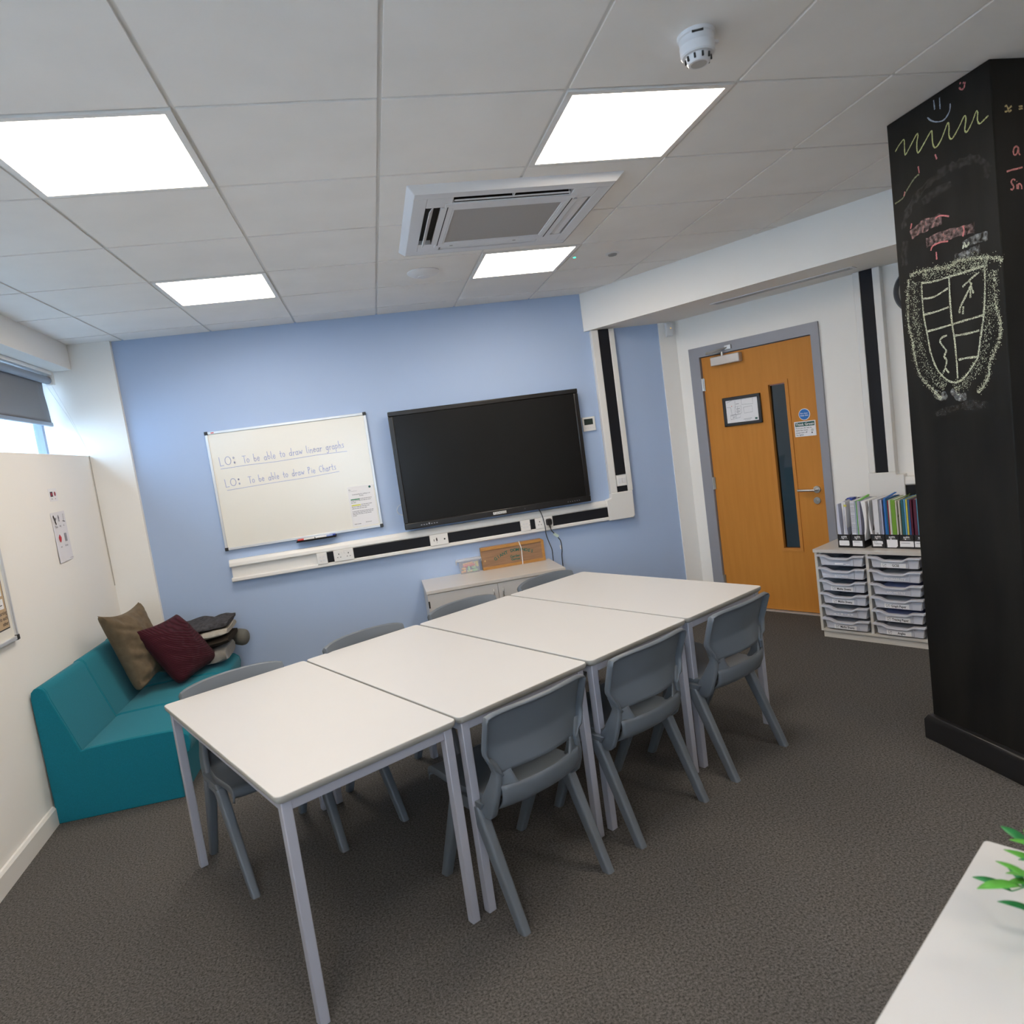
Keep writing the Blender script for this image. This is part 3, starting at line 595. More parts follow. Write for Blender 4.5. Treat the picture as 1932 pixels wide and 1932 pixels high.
def socket(x0, x1, kind):
    s = obj('socket_plate', B(x0, x1, -0.058, -0.03, 0.884, 0.969), white_pl, tk, bevel=0.002)
    m = BM(); cx = (x0 + x1)/2; cz = 0.926
    if kind == 'double':
        for sx in (-0.036, 0.036):
            box(m, cx+sx-0.003, cx+sx+0.003, -0.0587, -0.057, cz+0.008, cz+0.018)
            for q in (-0.011, 0.011): box(m, cx+sx+q-0.0035, cx+sx+q+0.0035, -0.0587, -0.057, cz-0.014, cz-0.009)
        obj('socket_hole', m, dark_hole, s)
        m = BM()
        for sx in (-0.010, 0.010): box(m, cx+sx-0.006, cx+sx+0.006, -0.062, -0.057, cz+0.014, cz+0.030)
        obj('rocker_switch', m, white_pl, s, bevel=0.001)
    elif kind == 'data':
        box(m, cx-0.016, cx-0.004, -0.0587, -0.057, cz-0.020, cz-0.010)
        obj('data_port', m, dark_hole, s)
        m = BM()
        for sx in (-0.012, 0.012):
            for sz in (-0.013, 0.013): box(m, cx+sx-0.009, cx+sx+0.009, -0.0605, -0.057, cz+sz-0.006, cz+sz+0.006)
        obj('port_shutter', m, cool_pl, s)
    elif kind == 'blank4':
        for sx in (-0.033, 0.033): disc(m, cx+sx, cz, 0.0028, -0.0587, 10)
        obj('screw', m, grey_ink, s)
        m = BM()
        for sx in (-0.013, 0.013):
            for sz in (-0.013, 0.013): box(m, cx+sx-0.010, cx+sx+0.010, -0.0605, -0.057, cz+sz-0.006, cz+sz+0.006)
        obj('port_shutter', m, cool_pl, s)
    elif kind == 'media':
        box(m, cx-0.042, cx-0.037, -0.0587, -0.057, cz-0.008, cz+0.008); lathe(m, [(0.001, -0.0588), (0.006, -0.0588), (0.006, -0.057)], 12, cx-0.018, cz+0.004, 'y')
        box(m, cx-0.022, cx-0.014, -0.0587, -0.057, cz-0.010, cz+0.018); box(m, cx+0.038, cx+0.050, -0.0587, -0.057, cz-0.006, cz+0.006); disc(m, cx-0.018, cz-0.022, 0.0025, -0.0587, 8)
        obj('media_port', m, dark_hole, s)
    return s
socket(-0.122, -0.047, 'data'); socket(0.004, 0.152, 'double'); socket(0.743, 0.886, 'media'); socket(1.476, 1.555, 'blank4'); socket(1.598, 1.743, 'double')
s = obj('switch_plate', B(2.324, 2.408, -0.058, -0.035, 1.124, 1.212), white_pl, tk, bevel=0.002)
m = BM()
for sx in (2.350, 2.382): box(m, sx - 0.013, sx + 0.013, -0.0625, -0.057, 1.148, 1.188)
obj('rocker_switch', m, cool_pl, s, bevel=0.001)

wb = thing('whiteboard', 'white wipe board with two handwritten blue lines on the blue wall', 'whiteboard', (0, YW, 0))
X0, X1, Z0, Z1 = -0.765, 0.404, 1.094, 1.980
obj('writing_surface', B(X0+0.016, X1-0.016, -0.016, -0.001, Z0+0.016, Z1-0.016), wb_mat, wb)
t = BM(); f = 0.018
box(t, X0, X1, -0.024, -0.001, Z0, Z0+f); box(t, X0, X1, -0.024, -0.001, Z1-f, Z1); box(t, X0, X0+f, -0.024, -0.001, Z0+f, Z1-f); box(t, X1-f, X1, -0.024, -0.001, Z0+f, Z1-f)
obj('frame', t, alu, wb, bevel=0.002)
for a in (X0, X1):
    for b in (Z0, Z1):
        sx = 1 if a == X0 else -1; sz = 1 if b == Z0 else -1
        obj('corner_cap', B(min(a-0.003*sx, a+0.022*sx), max(a-0.003*sx, a+0.022*sx), -0.027, -0.001, min(b-0.003*sz, b+0.022*sz), max(b-0.003*sz, b+0.022*sz)), blue_pl if False else black_pl, wb, bevel=0.003)
t = BM(); prism(t, [(-0.001, 1.094), (-0.001, 1.076), (-0.075, 1.076), (-0.080, 1.088), (-0.074, 1.088), (-0.070, 1.082), (-0.010, 1.082), (-0.010, 1.094)], -0.247, 0.046, 'x'); obj('pen_tray', t, black_pl, wb)
# handwriting: single stroke letters in a unit box (x-height .5, capitals 1)
def arc(cx, cz, rx, rz, a0, a1, n=9): return [(cx + rx*math.cos(math.radians(a0 + (a1-a0)*i/n)), cz + rz*math.sin(math.radians(a0 + (a1-a0)*i/n))) for i in range(n + 1)]
O_ = arc(0.22, 0.25, 0.2, 0.25, 40, 400)
G = {'L': (0.55, [[(0.05, 1), (0.1, 0.02), (0.5, 0.05)]]), 'O': (0.85, [arc(0.4, 0.48, 0.34, 0.45, 100, 460, 14)]), ':': (0.35, [arc(0.15, 0.72, 0.07, 0.09, 0, 360, 8), arc(0.18, 0.18, 0.07, 0.09, 0, 360, 8)]),
 'T': (0.62, [[(0.0, 0.95), (0.62, 0.95)], [(0.32, 0.95), (0.34, 0)]]), 'o': (0.52, [O_]), 'b': (0.52, [[(0.04, 1), (0.06, 0.1)], arc(0.24, 0.22, 0.19, 0.22, 160, -160)]),
 'e': (0.50, [[(0.04, 0.27), (0.40, 0.30)] + arc(0.22, 0.26, 0.19, 0.25, 15, 330)]), 'a': (0.55, [arc(0.22, 0.24, 0.19, 0.24, 30, 350), [(0.42, 0.48), (0.42, 0.08), (0.52, 0.02)]]),
 'l': (0.26, [[(0.08, 1.0), (0.08, 0.1), (0.2, 0.02)]]), 't': (0.40, [[(0.18, 0.85), (0.18, 0.08), (0.34, 0.03)], [(0.0, 0.52), (0.38, 0.55)]]),
 'd': (0.55, [arc(0.2, 0.23, 0.18, 0.23, 20, 350), [(0.42, 1.0), (0.42, 0.0)]]), 'r': (0.40, [[(0.06, 0.5), (0.08, 0.0)], [(0.08, 0.3), (0.2, 0.48), (0.38, 0.46)]]),
 'w': (0.62, [[(0.02, 0.5), (0.12, 0.03), (0.28, 0.35), (0.42, 0.03), (0.58, 0.5)]]), 'i': (0.22, [[(0.1, 0.5), (0.1, 0.02)], [(0.1, 0.7), (0.13, 0.72)]]), 'n': (0.50, [[(0.05, 0.5), (0.05, 0)], [(0.05, 0.3), (0.22, 0.5), (0.38, 0.4), (0.4, 0.0)]]),
 'g': (0.52, [arc(0.2, 0.25, 0.18, 0.23, 20, 350), [(0.40, 0.5), (0.40, -0.25), (0.22, -0.42), (0.05, -0.3)]]), 'p': (0.50, [[(0.05, 0.5), (0.05, -0.4)], arc(0.23, 0.27, 0.18, 0.22, 160, -160)]),
 'h': (0.50, [[(0.06, 1), (0.06, 0)], [(0.06, 0.3), (0.22, 0.5), (0.38, 0.4), (0.4, 0)]]), 's': (0.42, [[(0.36, 0.46), (0.16, 0.5), (0.08, 0.38), (0.32, 0.2), (0.3, 0.04), (0.04, 0.02)]]),
 'P': (0.55, [[(0.08, 0), (0.08, 0.95)], [(0.02, 0.9), (0.3, 0.95), (0.42, 0.75), (0.3, 0.55), (0.08, 0.5)]]), 'C': (0.62, [arc(0.36, 0.42, 0.3, 0.42, 50, 300, 10)]), ' ': (0.55, [])}
def handwrite(bm, s, x0, z0, x1, z1, size, w, y):
    tot = sum(G[c][0] + 0.10 for c in s); sc_ = (x1 - x0)/tot; x = 0; rnd = random.Random(3)
    for c in s:
        adv, st = G[c]; jz = rnd.uniform(-0.05, 0.05)
        for p in st:
            q = [(x0 + (x + a)*sc_, z0 + (z1 - z0)*(x/tot) + (b + jz)*size) for a, b in p]
            segs(bm, q, w, y)
        x += adv + 0.10
t = BM()
handwrite(t, 'LO:', -0.701, 1.722, -0.578, 1.724, 0.066, 0.0036, -0.0166); handwrite(t, 'To be able to draw linear graphs', -0.535, 1.722, 0.212, 1.735, 0.056, 0.0034, -0.0166)
ribbon(t, [(-0.698, 1.700), (-0.5, 1.704), (-0.3, 1.700), (0.0, 1.708), (0.225, 1.706)], 0.0032, -0.0166)
handwrite(t, 'LO:', -0.688, 1.562, -0.570, 1.566, 0.060, 0.0036, -0.0166); handwrite(t, 'To be able to draw Pie Charts', -0.520, 1.568, 0.128, 1.580, 0.052, 0.0034, -0.0166)
ribbon(t, [(-0.680, 1.538), (-0.4, 1.546), (-0.1, 1.550), (0.143, 1.562)], 0.0030, -0.0166)
obj('handwriting', t, pen_blue, wb)
t = BM(); text_into(t, 'nobo', 0.012, -0.722, 1.9665, -0.0245, bold=0.02) if False else rect(t, -0.722, -0.700, 1.967, 1.974, -0.0246); obj('maker_mark', t, red_pl, wb)

t = BM(); t0 = (0.180, 0.376, 1.124, 1.432)
rect(t, *t0, -0.0175, 0)
def yl(x0, x1, z, h, mi, slope=0.0):
    v = [t.verts.new(q) for q in ((x0, -0.0182, z), (x1, -0.0182, z + slope), (x1, -0.0182, z + h + slope), (x0, -0.0182, z + h))]; t.faces.new(v).material_index = mi
disc(t, 0.349, 1.415, 0.009, -0.0182, 16, 1); text_into(t, 'Blu', 0.014, 0.188, 1.404, -0.0182, bold=0.01, mi=2); yl(0.188, 0.25, 1.396, 0.0015, 2)
text_into(t, 'Understanding the marking in our', 0.0125, 0.278, 1.366, -0.0182, align='CENTER', bold=0.02, mi=2, squash=0.80); text_into(t, 'books', 0.0125, 0.278, 1.354, -0.0182, align='CENTER', bold=0.02, mi=2)
yl(0.193, 0.262, 1.328, 0.008, 3); yl(0.193, 0.262, 1.283, 0.008, 4)
random.seed(3)
for z, a, b in ((1.331, 0.266, 0.352), (1.319, 0.193, 0.345), (1.306, 0.193, 0.23), (1.286, 0.266, 0.352), (1.273, 0.193, 0.33), (1.260, 0.193, 0.31), (1.238, 0.193, 0.352), (1.227, 0.193, 0.35), (1.216, 0.193, 0.335), (1.205, 0.193, 0.22), (1.140, 0.193, 0.25), (1.146, 0.28, 0.325)):
    x = a
    while x < b - 0.004:
        w = random.uniform(0.006, 0.02); yl(x, min(x + w, b), z, 0.0045, 2); x += w + 0.003
tag(obj('marking_key_sheet', t, [paper, dk_green, grey_ink, green_ink, yellow_ink], loc=(0, YW, 0)), 'printed marking guide sheet with green and yellow highlights on the whiteboard', 'paper')
def pen(x0, x1, z, y, bodym, capm, capleft, lab):
    p = thing('marker_pen', lab, 'pen', ((x0+x1)/2, YW + y, z), 0, 'marker pens on the whiteboard tray')
    h = (x1 - x0)/2; cx = -h + 0.045 if capleft else h - 0.045
    b = BM(); tube(b, [(cx if capleft else -h, 0, 0), (h if capleft else cx, 0, 0)], 0.0075, 12); obj('barrel', b, bodym, p, smooth=True)
    b = BM(); tube(b, [(-h if capleft else cx, 0, 0), (cx if capleft else h, 0, 0)], 0.0085, 12); obj('cap', b, capm, p, smooth=True)
pen(-0.238, -0.115, 1.0915, -0.058, white_pl, red_pl, True, 'white marker pen with red cap on the whiteboard tray')
pen(-0.108, 0.020, 1.0915, -0.056, white_pl, M('pale_blue_cap', (0.25, 0.33, 0.62), 0.4), False, 'white marker pen with pale blue cap on the whiteboard tray')
pen(-0.085, 0.042, 1.0915, -0.034, M('blue_pen_barrel', (0.45, 0.47, 0.62), 0.4), blue_pl, False, 'marker pen with dark blue cap at right end of the tray')

tv = thing('interactive_screen', 'large switched-off black interactive screen on the blue wall', 'screen', (0, YW, 0))
X0, X1, Z0, Z1 = 0.566, 2.072, 1.044, 1.953
bz = BM(); f, fb = 0.036, 0.048
box(bz, X0, X1, -0.105, -0.045, Z1-f, Z1); box(bz, X0, X1, -0.105, -0.045, Z0, Z0+fb); box(bz, X0, X0+f, -0.105, -0.045, Z0+fb, Z1-f); box(bz, X1-f, X1, -0.105, -0.045, Z0+fb, Z1-f)
obj('bezel', bz, M('black_bezel', (0.012, 0.011, 0.011), 0.3), tv, bevel=0.006)
obj('screen_panel', B(X0+f-0.003, X1-f+0.003, -0.097, -0.05, Z0+fb-0.003, Z1-f+0.003), screen_mat, tv)
obj('back_housing', B(X0+0.03, X1-0.03, -0.045, -0.001, Z0+0.02, Z1-0.02), M('dark_blue_grey_housing', (0.03, 0.035, 0.05), 0.5), tv)
t = BM()
for i, ch in enumerate('TANDO'):
    xx = 1.262 + i*0.0215; rect(t, xx, xx + 0.020, 1.0565, 1.0765, -0.1056, 0); text_into(t, ch, 0.020, xx + 0.010, 1.0598, -0.1061, align='CENTER', mi=1, bold=0.01)
obj('logo', t, [white_pl, ink], tv)
t = BM()
for i in range(6): disc(t, 1.878 + i*0.019, 1.066, 0.0028, -0.1056, 10)
disc(t, 1.52, 1.066, 0.002, -0.1056, 8)
for i in range(7): rect(t, 0.690 + i*0.02, 0.700 + i*0.02, 1.064, 1.069 if i != 3 else 1.076, -0.1056)
obj('control_icons', t, M('icon_grey', (0.45, 0.45, 0.5), 0.5), tv)
t = BM(); tube(t, smooth_path([(0.59, -0.03, 1.24), (0.55, -0.02, 1.235), (0.528, -0.015, 1.20), (0.545, -0.02, 1.165), (0.59, -0.03, 1.155)]), 0.002, 6)
obj('loose_wire', t, white_pl, tv, smooth=True)

th = thing('thermostat', 'small white wall controller with dark display beside the screen', 'thermostat', (2.161, YW, 1.661))
obj('case', B(-0.054, 0.054, -0.020, -0.001, -0.057, 0.057), white_pl, th, bevel=0.003)
obj('display', B(-0.040, 0.034, -0.0212, -0.019, -0.006, 0.042), M('lcd_dark_green', (0.03, 0.045, 0.04), 0.25), th)
t = BM()
for i in range(4): box(t, -0.036 + i*0.020, -0.024 + i*0.020, -0.0218, -0.019, -0.036, -0.028)
obj('buttons', t, cool_pl, th)

pg = thing('power_plug', 'black mains plug in the socket below the screen', 'plug', (1.709, YW, 0.926))
t = BM(); loft(t, [[(x, y, z) for x, z in rrect(-a, a, -b, b, 0.014)] for y, a, b in ((-0.0595, 0.025, 0.027), (-0.075, 0.024, 0.026), (-0.088, 0.018, 0.020))]); obj('plug_body', t, black_pl, pg, smooth=True)
t = BM(); tube(t, [(0.0, -0.075, -0.022), (0.004, -0.072, -0.05)], [0.007, 0.0045], 8); obj('cable_grip', t, black_pl, pg, smooth=True)
t = BM(); tube(t, smooth_path([(1.713, YW-0.072, 0.876), (1.722, YW-0.072, 0.85), (1.741, YW-0.07, 0.825), (1.762, YW-0.066, 0.795), (1.786, YW-0.06, 0.755), (1.790, YW-0.05, 0.68), (1.786, YW-0.03, 0.60), (1.788, YW-0.02, 0.3), (1.80, YW-0.02, 0.02)], 5), 0.0038, 8)
cb = obj('power_cable', t, black_pl, smooth=True); tag(cb, 'black cable hanging from the plug down past the right end of the cupboard', 'cable')
tgm = BM(); box(tgm, -0.022, 0.022, -0.006, 0.006, -0.011, 0.011, mat=Matrix.Translation((1.752, YW-0.0685, 0.812)) @ Matrix.Rotation(math.radians(40), 4, 'Y')); obj('cable_tag', tgm, M('mint_tag', (0.55, 0.68, 0.62), 0.7), cb)
obj('cable_label', B(1.774, 1.783, YW-0.058, YW-0.054, 0.690, 0.722), paper, cb)
t = BM(); tube(t, smooth_path([(1.635, YW-0.05, 1.06), (1.655, YW-0.085, 0.99), (1.670, YW-0.075, 0.90), (1.672, YW-0.066, 0.83), (1.690, YW-0.055, 0.76), (1.708, YW-0.045, 0.70), (1.712, YW-0.03, 0.64), (1.712, YW-0.02, 0.5), (1.712, YW-0.02, 0.1)], 5), 0.0036, 8)
tag(obj('screen_cable', t, black_pl, smooth=True), 'black cable hanging from under the screen across the sockets', 'cable')

# ------------------------------------------------------------ low cupboard with box and chalks
cu = thing('low_cupboard', 'low pale grey two-door cupboard against the blue wall under the screen', 'cupboard', (1.158, 2.75, 0))
t = BM(); w = 0.520
for q in ((-w, -w+0.018, 0.01, 0.485, 0.0, 0.598), (w-0.018, w, 0.01, 0.485, 0, 0.598), (-w, w, 0.477, 0.485, 0.0, 0.598), (-w, w, 0.01, 0.485, 0.05, 0.068), (-w, w, 0.03, 0.045, 0, 0.05)): box(t, *q)
obj('carcass', t, grey_lam, cu)
obj('top', B(-w-0.005, w+0.005, -0.012, 0.487, 0.598, 0.622), grey_top, cu, bevel=0.002)
for sx in (-1, 1):
    d = obj('door', B(min(sx*0.0015, sx*(w-0.002)), max(sx*0.0015, sx*(w-0.002)), -0.006, 0.009, 0.055, 0.594), grey_lam, cu, bevel=0.001)
    m = BM(); tube(m, smooth_path([(sx*0.035, -0.006, 0.45), (sx*0.035, -0.026, 0.455), (sx*0.035, -0.028, 0.50), (sx*0.035, -0.026, 0.545), (sx*0.035, -0.006, 0.55)], 3), 0.005, 8); obj('handle', m, steel, d, smooth=True)
obj('hinge', B(-w+0.001, -w+0.012, -0.009, 0.002, 0.495, 0.545), dark_hole, cu)

gb = thing('games_box', 'wooden giant dominoes box standing on the cupboard against the wall', 'wooden box', (1.385, 3.178, 0.6225))
W2, Hh = 0.258, 0.178
gw = M('pine_frame_orange', (0.46, 0.225, 0.06), 0.5, bump=0.05, bscale=60, var=0.12, vscale=14, stretch=(1, 8, 8))
t = BM(); f = 0.022
box(t, -W2, W2, 0, 0.055, 0, f); prism(t, [(-W2, Hh-f), (W2, Hh-f), (W2, Hh-0.012), (W2-0.02, Hh), (-W2, Hh)], 0, 0.055, 'y'); box(t, -W2, -W2+0.010, 0.012, 0.055, f, Hh-f); box(t, W2-0.022, W2, 0, 0.055, f, Hh-f)
obj('frame', t, gw, gb, bevel=0.0015)
obj('lid', B(-W2+0.002, W2-0.022, 0.008, 0.016, f, Hh-f), M('brown_plywood_lid', (0.31, 0.175, 0.095), 0.55, var=0.12, vscale=10, stretch=(1, 8, 8)), gb)
t = BM(); s = 'GIANT DOMINOES'; n = len(s)
for i, ch in enumerate(s):
    a = -0.150 + i*0.0225; zc = 0.112 - (a - 0.01)**2*1.75; text_into(t, ch, 0.034, a + 0.008, zc, 0.0072, ang=-(a - 0.01)*3.2, align='CENTER', bold=0.03)
text_into(t, 'Garden', 0.027, 0.012, 0.066, 0.0072, align='CENTER', bold=0.03); text_into(t, 'Games', 0.027, 0.014, 0.042, 0.0072, align='CENTER', bold=0.03)
obj('lettering', t, M('faded_green_print', (0.02, 0.13, 0.10), 0.7), gb)
t = BM()
tube(t, smooth_path([(0.065, 0.04, Hh+0.003), (0.058, 0.004, Hh+0.004), (0.060, -0.006, Hh-0.01), (0.068, -0.006, 0.13), (0.066, -0.007, 0.07), (0.064, -0.006, 0.006), (0.062, 0.004, 0.002)], 4), 0.004, 8)
obj('string', t, M('white_cord', (0.82, 0.82, 0.82), 0.8), gb, smooth=True)
t = BM(); lathe(t, [(0.001, -0.001), (0.0065, -0.001), (0.0065, 0.009)], 14, -0.235, 0.073, 'y'); obj('peg', t, M('pale_dowel', (0.62, 0.40, 0.16), 0.5), gb)

cbx = thing('plastic_box', 'small clear plastic box of chalks on the cupboard', 'box', (1.022, 3.172, 0.6225))
t = BM()
loft(t, [[(x, y, z) for x, y in rrect(-a, a, 0.002 + (0.082 - a)*0.5, 0.062 - (0.082 - a)*0.5 + 0.0, 0.008)] for z, a in ((0.0, 0.076), (0.10, 0.082))], cap=False)
prism(t, rrect(-0.076, 0.076, 0.005, 0.059, 0.008), 0, 0.002, 'z')
obj('tub', t, clear_pl, cbx, smooth=True)
t = BM(); box(t, -0.098, 0.098, -0.003, 0.064, 0.101, 0.116); box(t, -0.104, -0.096, 0.015, 0.045, 0.075, 0.112); box(t, 0.096, 0.104, 0.015, 0.045, 0.075, 0.112)
obj('lid', t, frosted('clear_lid', (0.78, 0.80, 0.84), 0.5), cbx, bevel=0.003)
chm = {k: M('chalk_stick_' + k, c, 0.9) for k, c in dict(pink=(0.75, 0.30, 0.32), orange=(0.80, 0.46, 0.28), yellow=(0.74, 0.70, 0.36), green=(0.42, 0.68, 0.45), cream=(0.78, 0.70, 0.48)).items()}
cs = [('orange', 0.01, 0.085, -0.05, 0.03, 0.076, 0.1), ('pink', 0.0, 0.0, -0.045, 0.045, 0.055, 0.12), ('pink', 0.0, 0.0, -0.05, 0.035, 0.063, 0.03), ('yellow', 1, 0, -0.042, 0.012, 0.035, 0.2), ('green', 1, 0, -0.006, 0.010, 0.036, -0.1), ('yellow', 1, 0, 0.065, 0.014, 0.062, -0.12),
      ('green', 0, 0, 0.022, 0.062, 0.014, 0.05), ('green', 0, 0, 0.018, 0.050, 0.034, -0.3), ('orange', 0, 0, -0.068, -0.030, 0.014, 0.1), ('cream', 1, 0, 0.045, 0.010, 0.060, 0.3), ('orange', 0, 0, -0.062, -0.03, 0.036, -0.2), ('cream', 0, 0, -0.02, 0.02, 0.012, 0.0)]
for i, (k, up, _, a, b, z, ang) in enumerate(cs):
    m = BM(); y0 = 0.014 + (i % 2)*0.010 + (0.008 if i > 5 else 0)
    if up == 1: pts = [(0, 0, -0.020), (0, 0, 0.020)]; c0 = (a, y0, z)
    else: h = (b - a)/2; pts = [(-h, 0, -h*ang), (h, 0, h*ang)]; c0 = ((a + b)/2, y0, z)
    tube(m, pts, 0.0085, 12)
    o = obj('chalk_stick', m, chm[k], loc=(1.022 + c0[0], 3.172 + c0[1] + 0.01, 0.6225 + c0[2]))
    if up == 1: o.rotation_euler = (0, ang*0.5, 0)
    tag(o, {'pink': 'thick pink chalk stick in the clear plastic box', 'orange': 'thick orange chalk stick in the clear plastic box', 'yellow': 'thick yellow chalk stick in the clear plastic box', 'green': 'thick pale green chalk stick in the clear plastic box', 'cream': 'thick cream chalk stick in the clear plastic box'}[k], 'chalk', k + ' chalk sticks in the plastic box')
# ------------------------------------------------------------ tables
TP = Vector((0.004, -0.301, 0)); TA = math.radians(28.5)
E1 = Vector((math.cos(TA), math.sin(TA), 0)); E2 = Vector((-math.sin(TA), math.cos(TA), 0))
TZ = 0.72; TW = 0.622; TD = 1.27
def make_table(label, w=TW, d=TD, group=None, r=0.022):
    t = thing('school_table', label, 'table', (0, 0, 0), 0, group)
    b = BM()
    loft(b, [[(x, y, z) for x, y in rrect(i, w - i, i, d - i, r - i*0.5, 5)] for z, i in ((TZ-0.026, 0.010), (TZ-0.018, 0.002), (TZ-0.006, 0.0), (TZ-0.002, 0.0012))])
    obj('table_edge', b, edge_grey, t, smooth=True)
    b = BM(); prism(b, rrect(0.002, w-0.002, 0.002, d-0.002, r-0.002, 5), TZ-0.010, TZ, 'z'); obj('tabletop', b, lam_white, t, bevel=0.0012)
    a = 0.016; s = 0.032
    for x, y in ((a, a), (w-a-s, a), (w-a-s, d-a-s), (a, d-a-s)):
        obj('leg', B(x, x+s, y, y+s, 0.0, TZ-0.027), silver, t, bevel=0.003)
    fr = BM(); h0, h1 = TZ-0.058, TZ-0.0265
    box(fr, a+s-0.001, w-a-s+0.001, a+0.004, a+0.026, h0, h1); box(fr, a+s-0.001, w-a-s+0.001, d-a-0.026, d-a-0.004, h0, h1)
    box(fr, a+0.004, a+0.026, a+s-0.001, d-a-s+0.001, h0, h1); box(fr, w-a-0.026, w-a-0.004, a+s-0.001, d-a-s+0.001, h0, h1)
    obj('frame', fr, silver, t, bevel=0.002)
    return t
tb = make_table('white school table at the near left end of the row of four', group='white tables pushed together in a row')
spots = [(0.0, 0.0, 0.0), (0.629, 0.0, 0.0), (1.262, -0.004, 0.0), (1.894, -0.002, 0.0)]
tl = [None, 'white school table second from the near left end of the row', 'white school table second from the door end of the row', 'white school table at the far end of the row nearest the door']
for i, (u, v, a) in enumerate(spots):
    p = TP + E1*u + E2*v
    if i == 0: tb.location = p; tb.rotation_euler = (0, 0, TA)
    else: dup(tb, p, TA + a, tl[i])
# near table in the lower right corner
fc = Vector((1.454, -1.158, 0)); FA = math.radians(31)
ft = make_table('white table in the near lower right corner carrying a green plant', w=1.35, d=0.70, r=0.010)
ft.location = fc; ft.rotation_euler = (0, 0, FA + PI)

# ------------------------------------------------------------ chairs (local +y is behind the sitter)
def chair_back_bm():
    bm = BM(); NU, NV = 20, 16; rows = []; zb, zt = 0.520, 0.744
    def hw(z):
        if z > 0.60: return 0.217 + 0.004*(z-0.60)/0.155
        t = (z - zb)/(0.60 - zb); return 0.166 + (0.217 - 0.166)*max(0, t)**0.8
    def yy(z): return 0.163 + 0.33*max(0, z - 0.612) + 0.20*max(0, 0.612 - z)
    for j in range(NV + 1):
        t = j/NV; z0_ = zb + (zt - zb)*t
        row = []
        for i in range(NU + 1):
            u = -1 + 2*i/NU; w = hw(z0_)
            z = z0_ + 0.014*t*(1 - abs(u)**3) - (0.005*t**12*abs(u)**14)
            z += 0.016*(1 - t)**3*(1 - abs(u)**3)
            y = yy(z0_) + 0.046*(1 - u*u)
            row.append(Vector((u*w, y, z)))
        rows.append(row)
    V = [[bm.verts.new(p) for p in r] for r in rows]
    for a, b in zip(V, V[1:]):
        for i in range(NU): bm.faces.new([a[i], a[i+1], b[i+1], b[i]])
    path = [V[j][0] for j in range(NV + 1)] + [V[NV][i] for i in range(1, NU + 1)] + [V[j][NU] for j in range(NV - 1, -1, -1)]
    n = len(path); off1, off2 = [], []
    for k, v in enumerate(path):
        x, y, z = v.co; ox = 0.004 * (1 if x > 0 else -1) if k < NV or k > n - NV - 1 else 0; oz = 0.003 if NV <= k <= n - NV - 1 else 0
        off1.append(bm.verts.new((x + ox, y + 0.008, z + oz)))
        dep = (0.030 if z > 0.56 else 0.020) if not oz else 0.024
        off2.append(bm.verts.new((x + ox*1.4, y + dep, z + oz - (0.004 if oz else 0))))
    for k in range(n - 1):
        bm.faces.new([path[k], path[k+1], off1[k+1], off1[k]]); bm.faces.new([off1[k], off1[k+1], off2[k+1], off2[k]])
    return bm
def chair_seat_bm():
    bm = BM(); NU, NV = 16, 18; V = []
    prof = [(-0.236, 0.398), (-0.240, 0.416), (-0.232, 0.431), (-0.210, 0.437), (-0.16, 0.434), (-0.10, 0.428), (-0.04, 0.422), (0.02, 0.419), (0.07, 0.419), (0.115, 0.423), (0.145, 0.432), (0.165, 0.447), (0.176, 0.462), (0.182, 0.476), (0.190, 0.478), (0.194, 0.468), (0.192, 0.440), (0.178, 0.410), (0.145, 0.388), (0.10, 0.382)]
    P = smooth_path([(0, a, b) for a, b in prof], 2)
    for k, p in enumerate(P):
        w = 0.200 if p.y < -0.02 else 0.200 - 0.018*min(1, (p.y + 0.02)/0.17)
        row = []
        for i in range(NU + 1):
            u = -1 + 2*i/NU
            dip = 0.008*(abs(u)**4)*(1 if p.y < 0.1 else 0.3)
            y = p.y + 0.032*(1-u*u)*min(1, max(0, (p.y - 0.09)/0.09))
            row.append(bm.verts.new((u*w, y, p.z + dip)))
        V.append(row)
    for a, b in zip(V, V[1:]):
        for i in range(NU): bm.faces.new([a[i], a[i+1], b[i+1], b[i]])
    top = [r for r, p in zip(V, P)][:len(P) - 12]
    for sx in (0, NU):
        prev = None
        for r in top:
            v = r[sx]; q = bm.verts.new((v.co.x*1.02, v.co.y, v.co.z - 0.020))
            if prev: bm.faces.new([prev[0], v, q, prev[1]])
            prev = (v, q)
    return bm
def leg_bm(sx, top, foot):
    bm = BM(); rings = []
    for k in range(7):
        t = k/6; c = Vector(top).lerp(Vector(foot), t)
        wy = 0.029*(1-t) + 0.020*t; wx = 0.021*(1-t) + 0.0165*t
        rings.append([(c.x + x, c.y + y, c.z) for x, y in rrect(-wx, wx, -wy, wy, 0.012*(1-t) + 0.009*t, 4)])
    loft(bm, rings); return bm
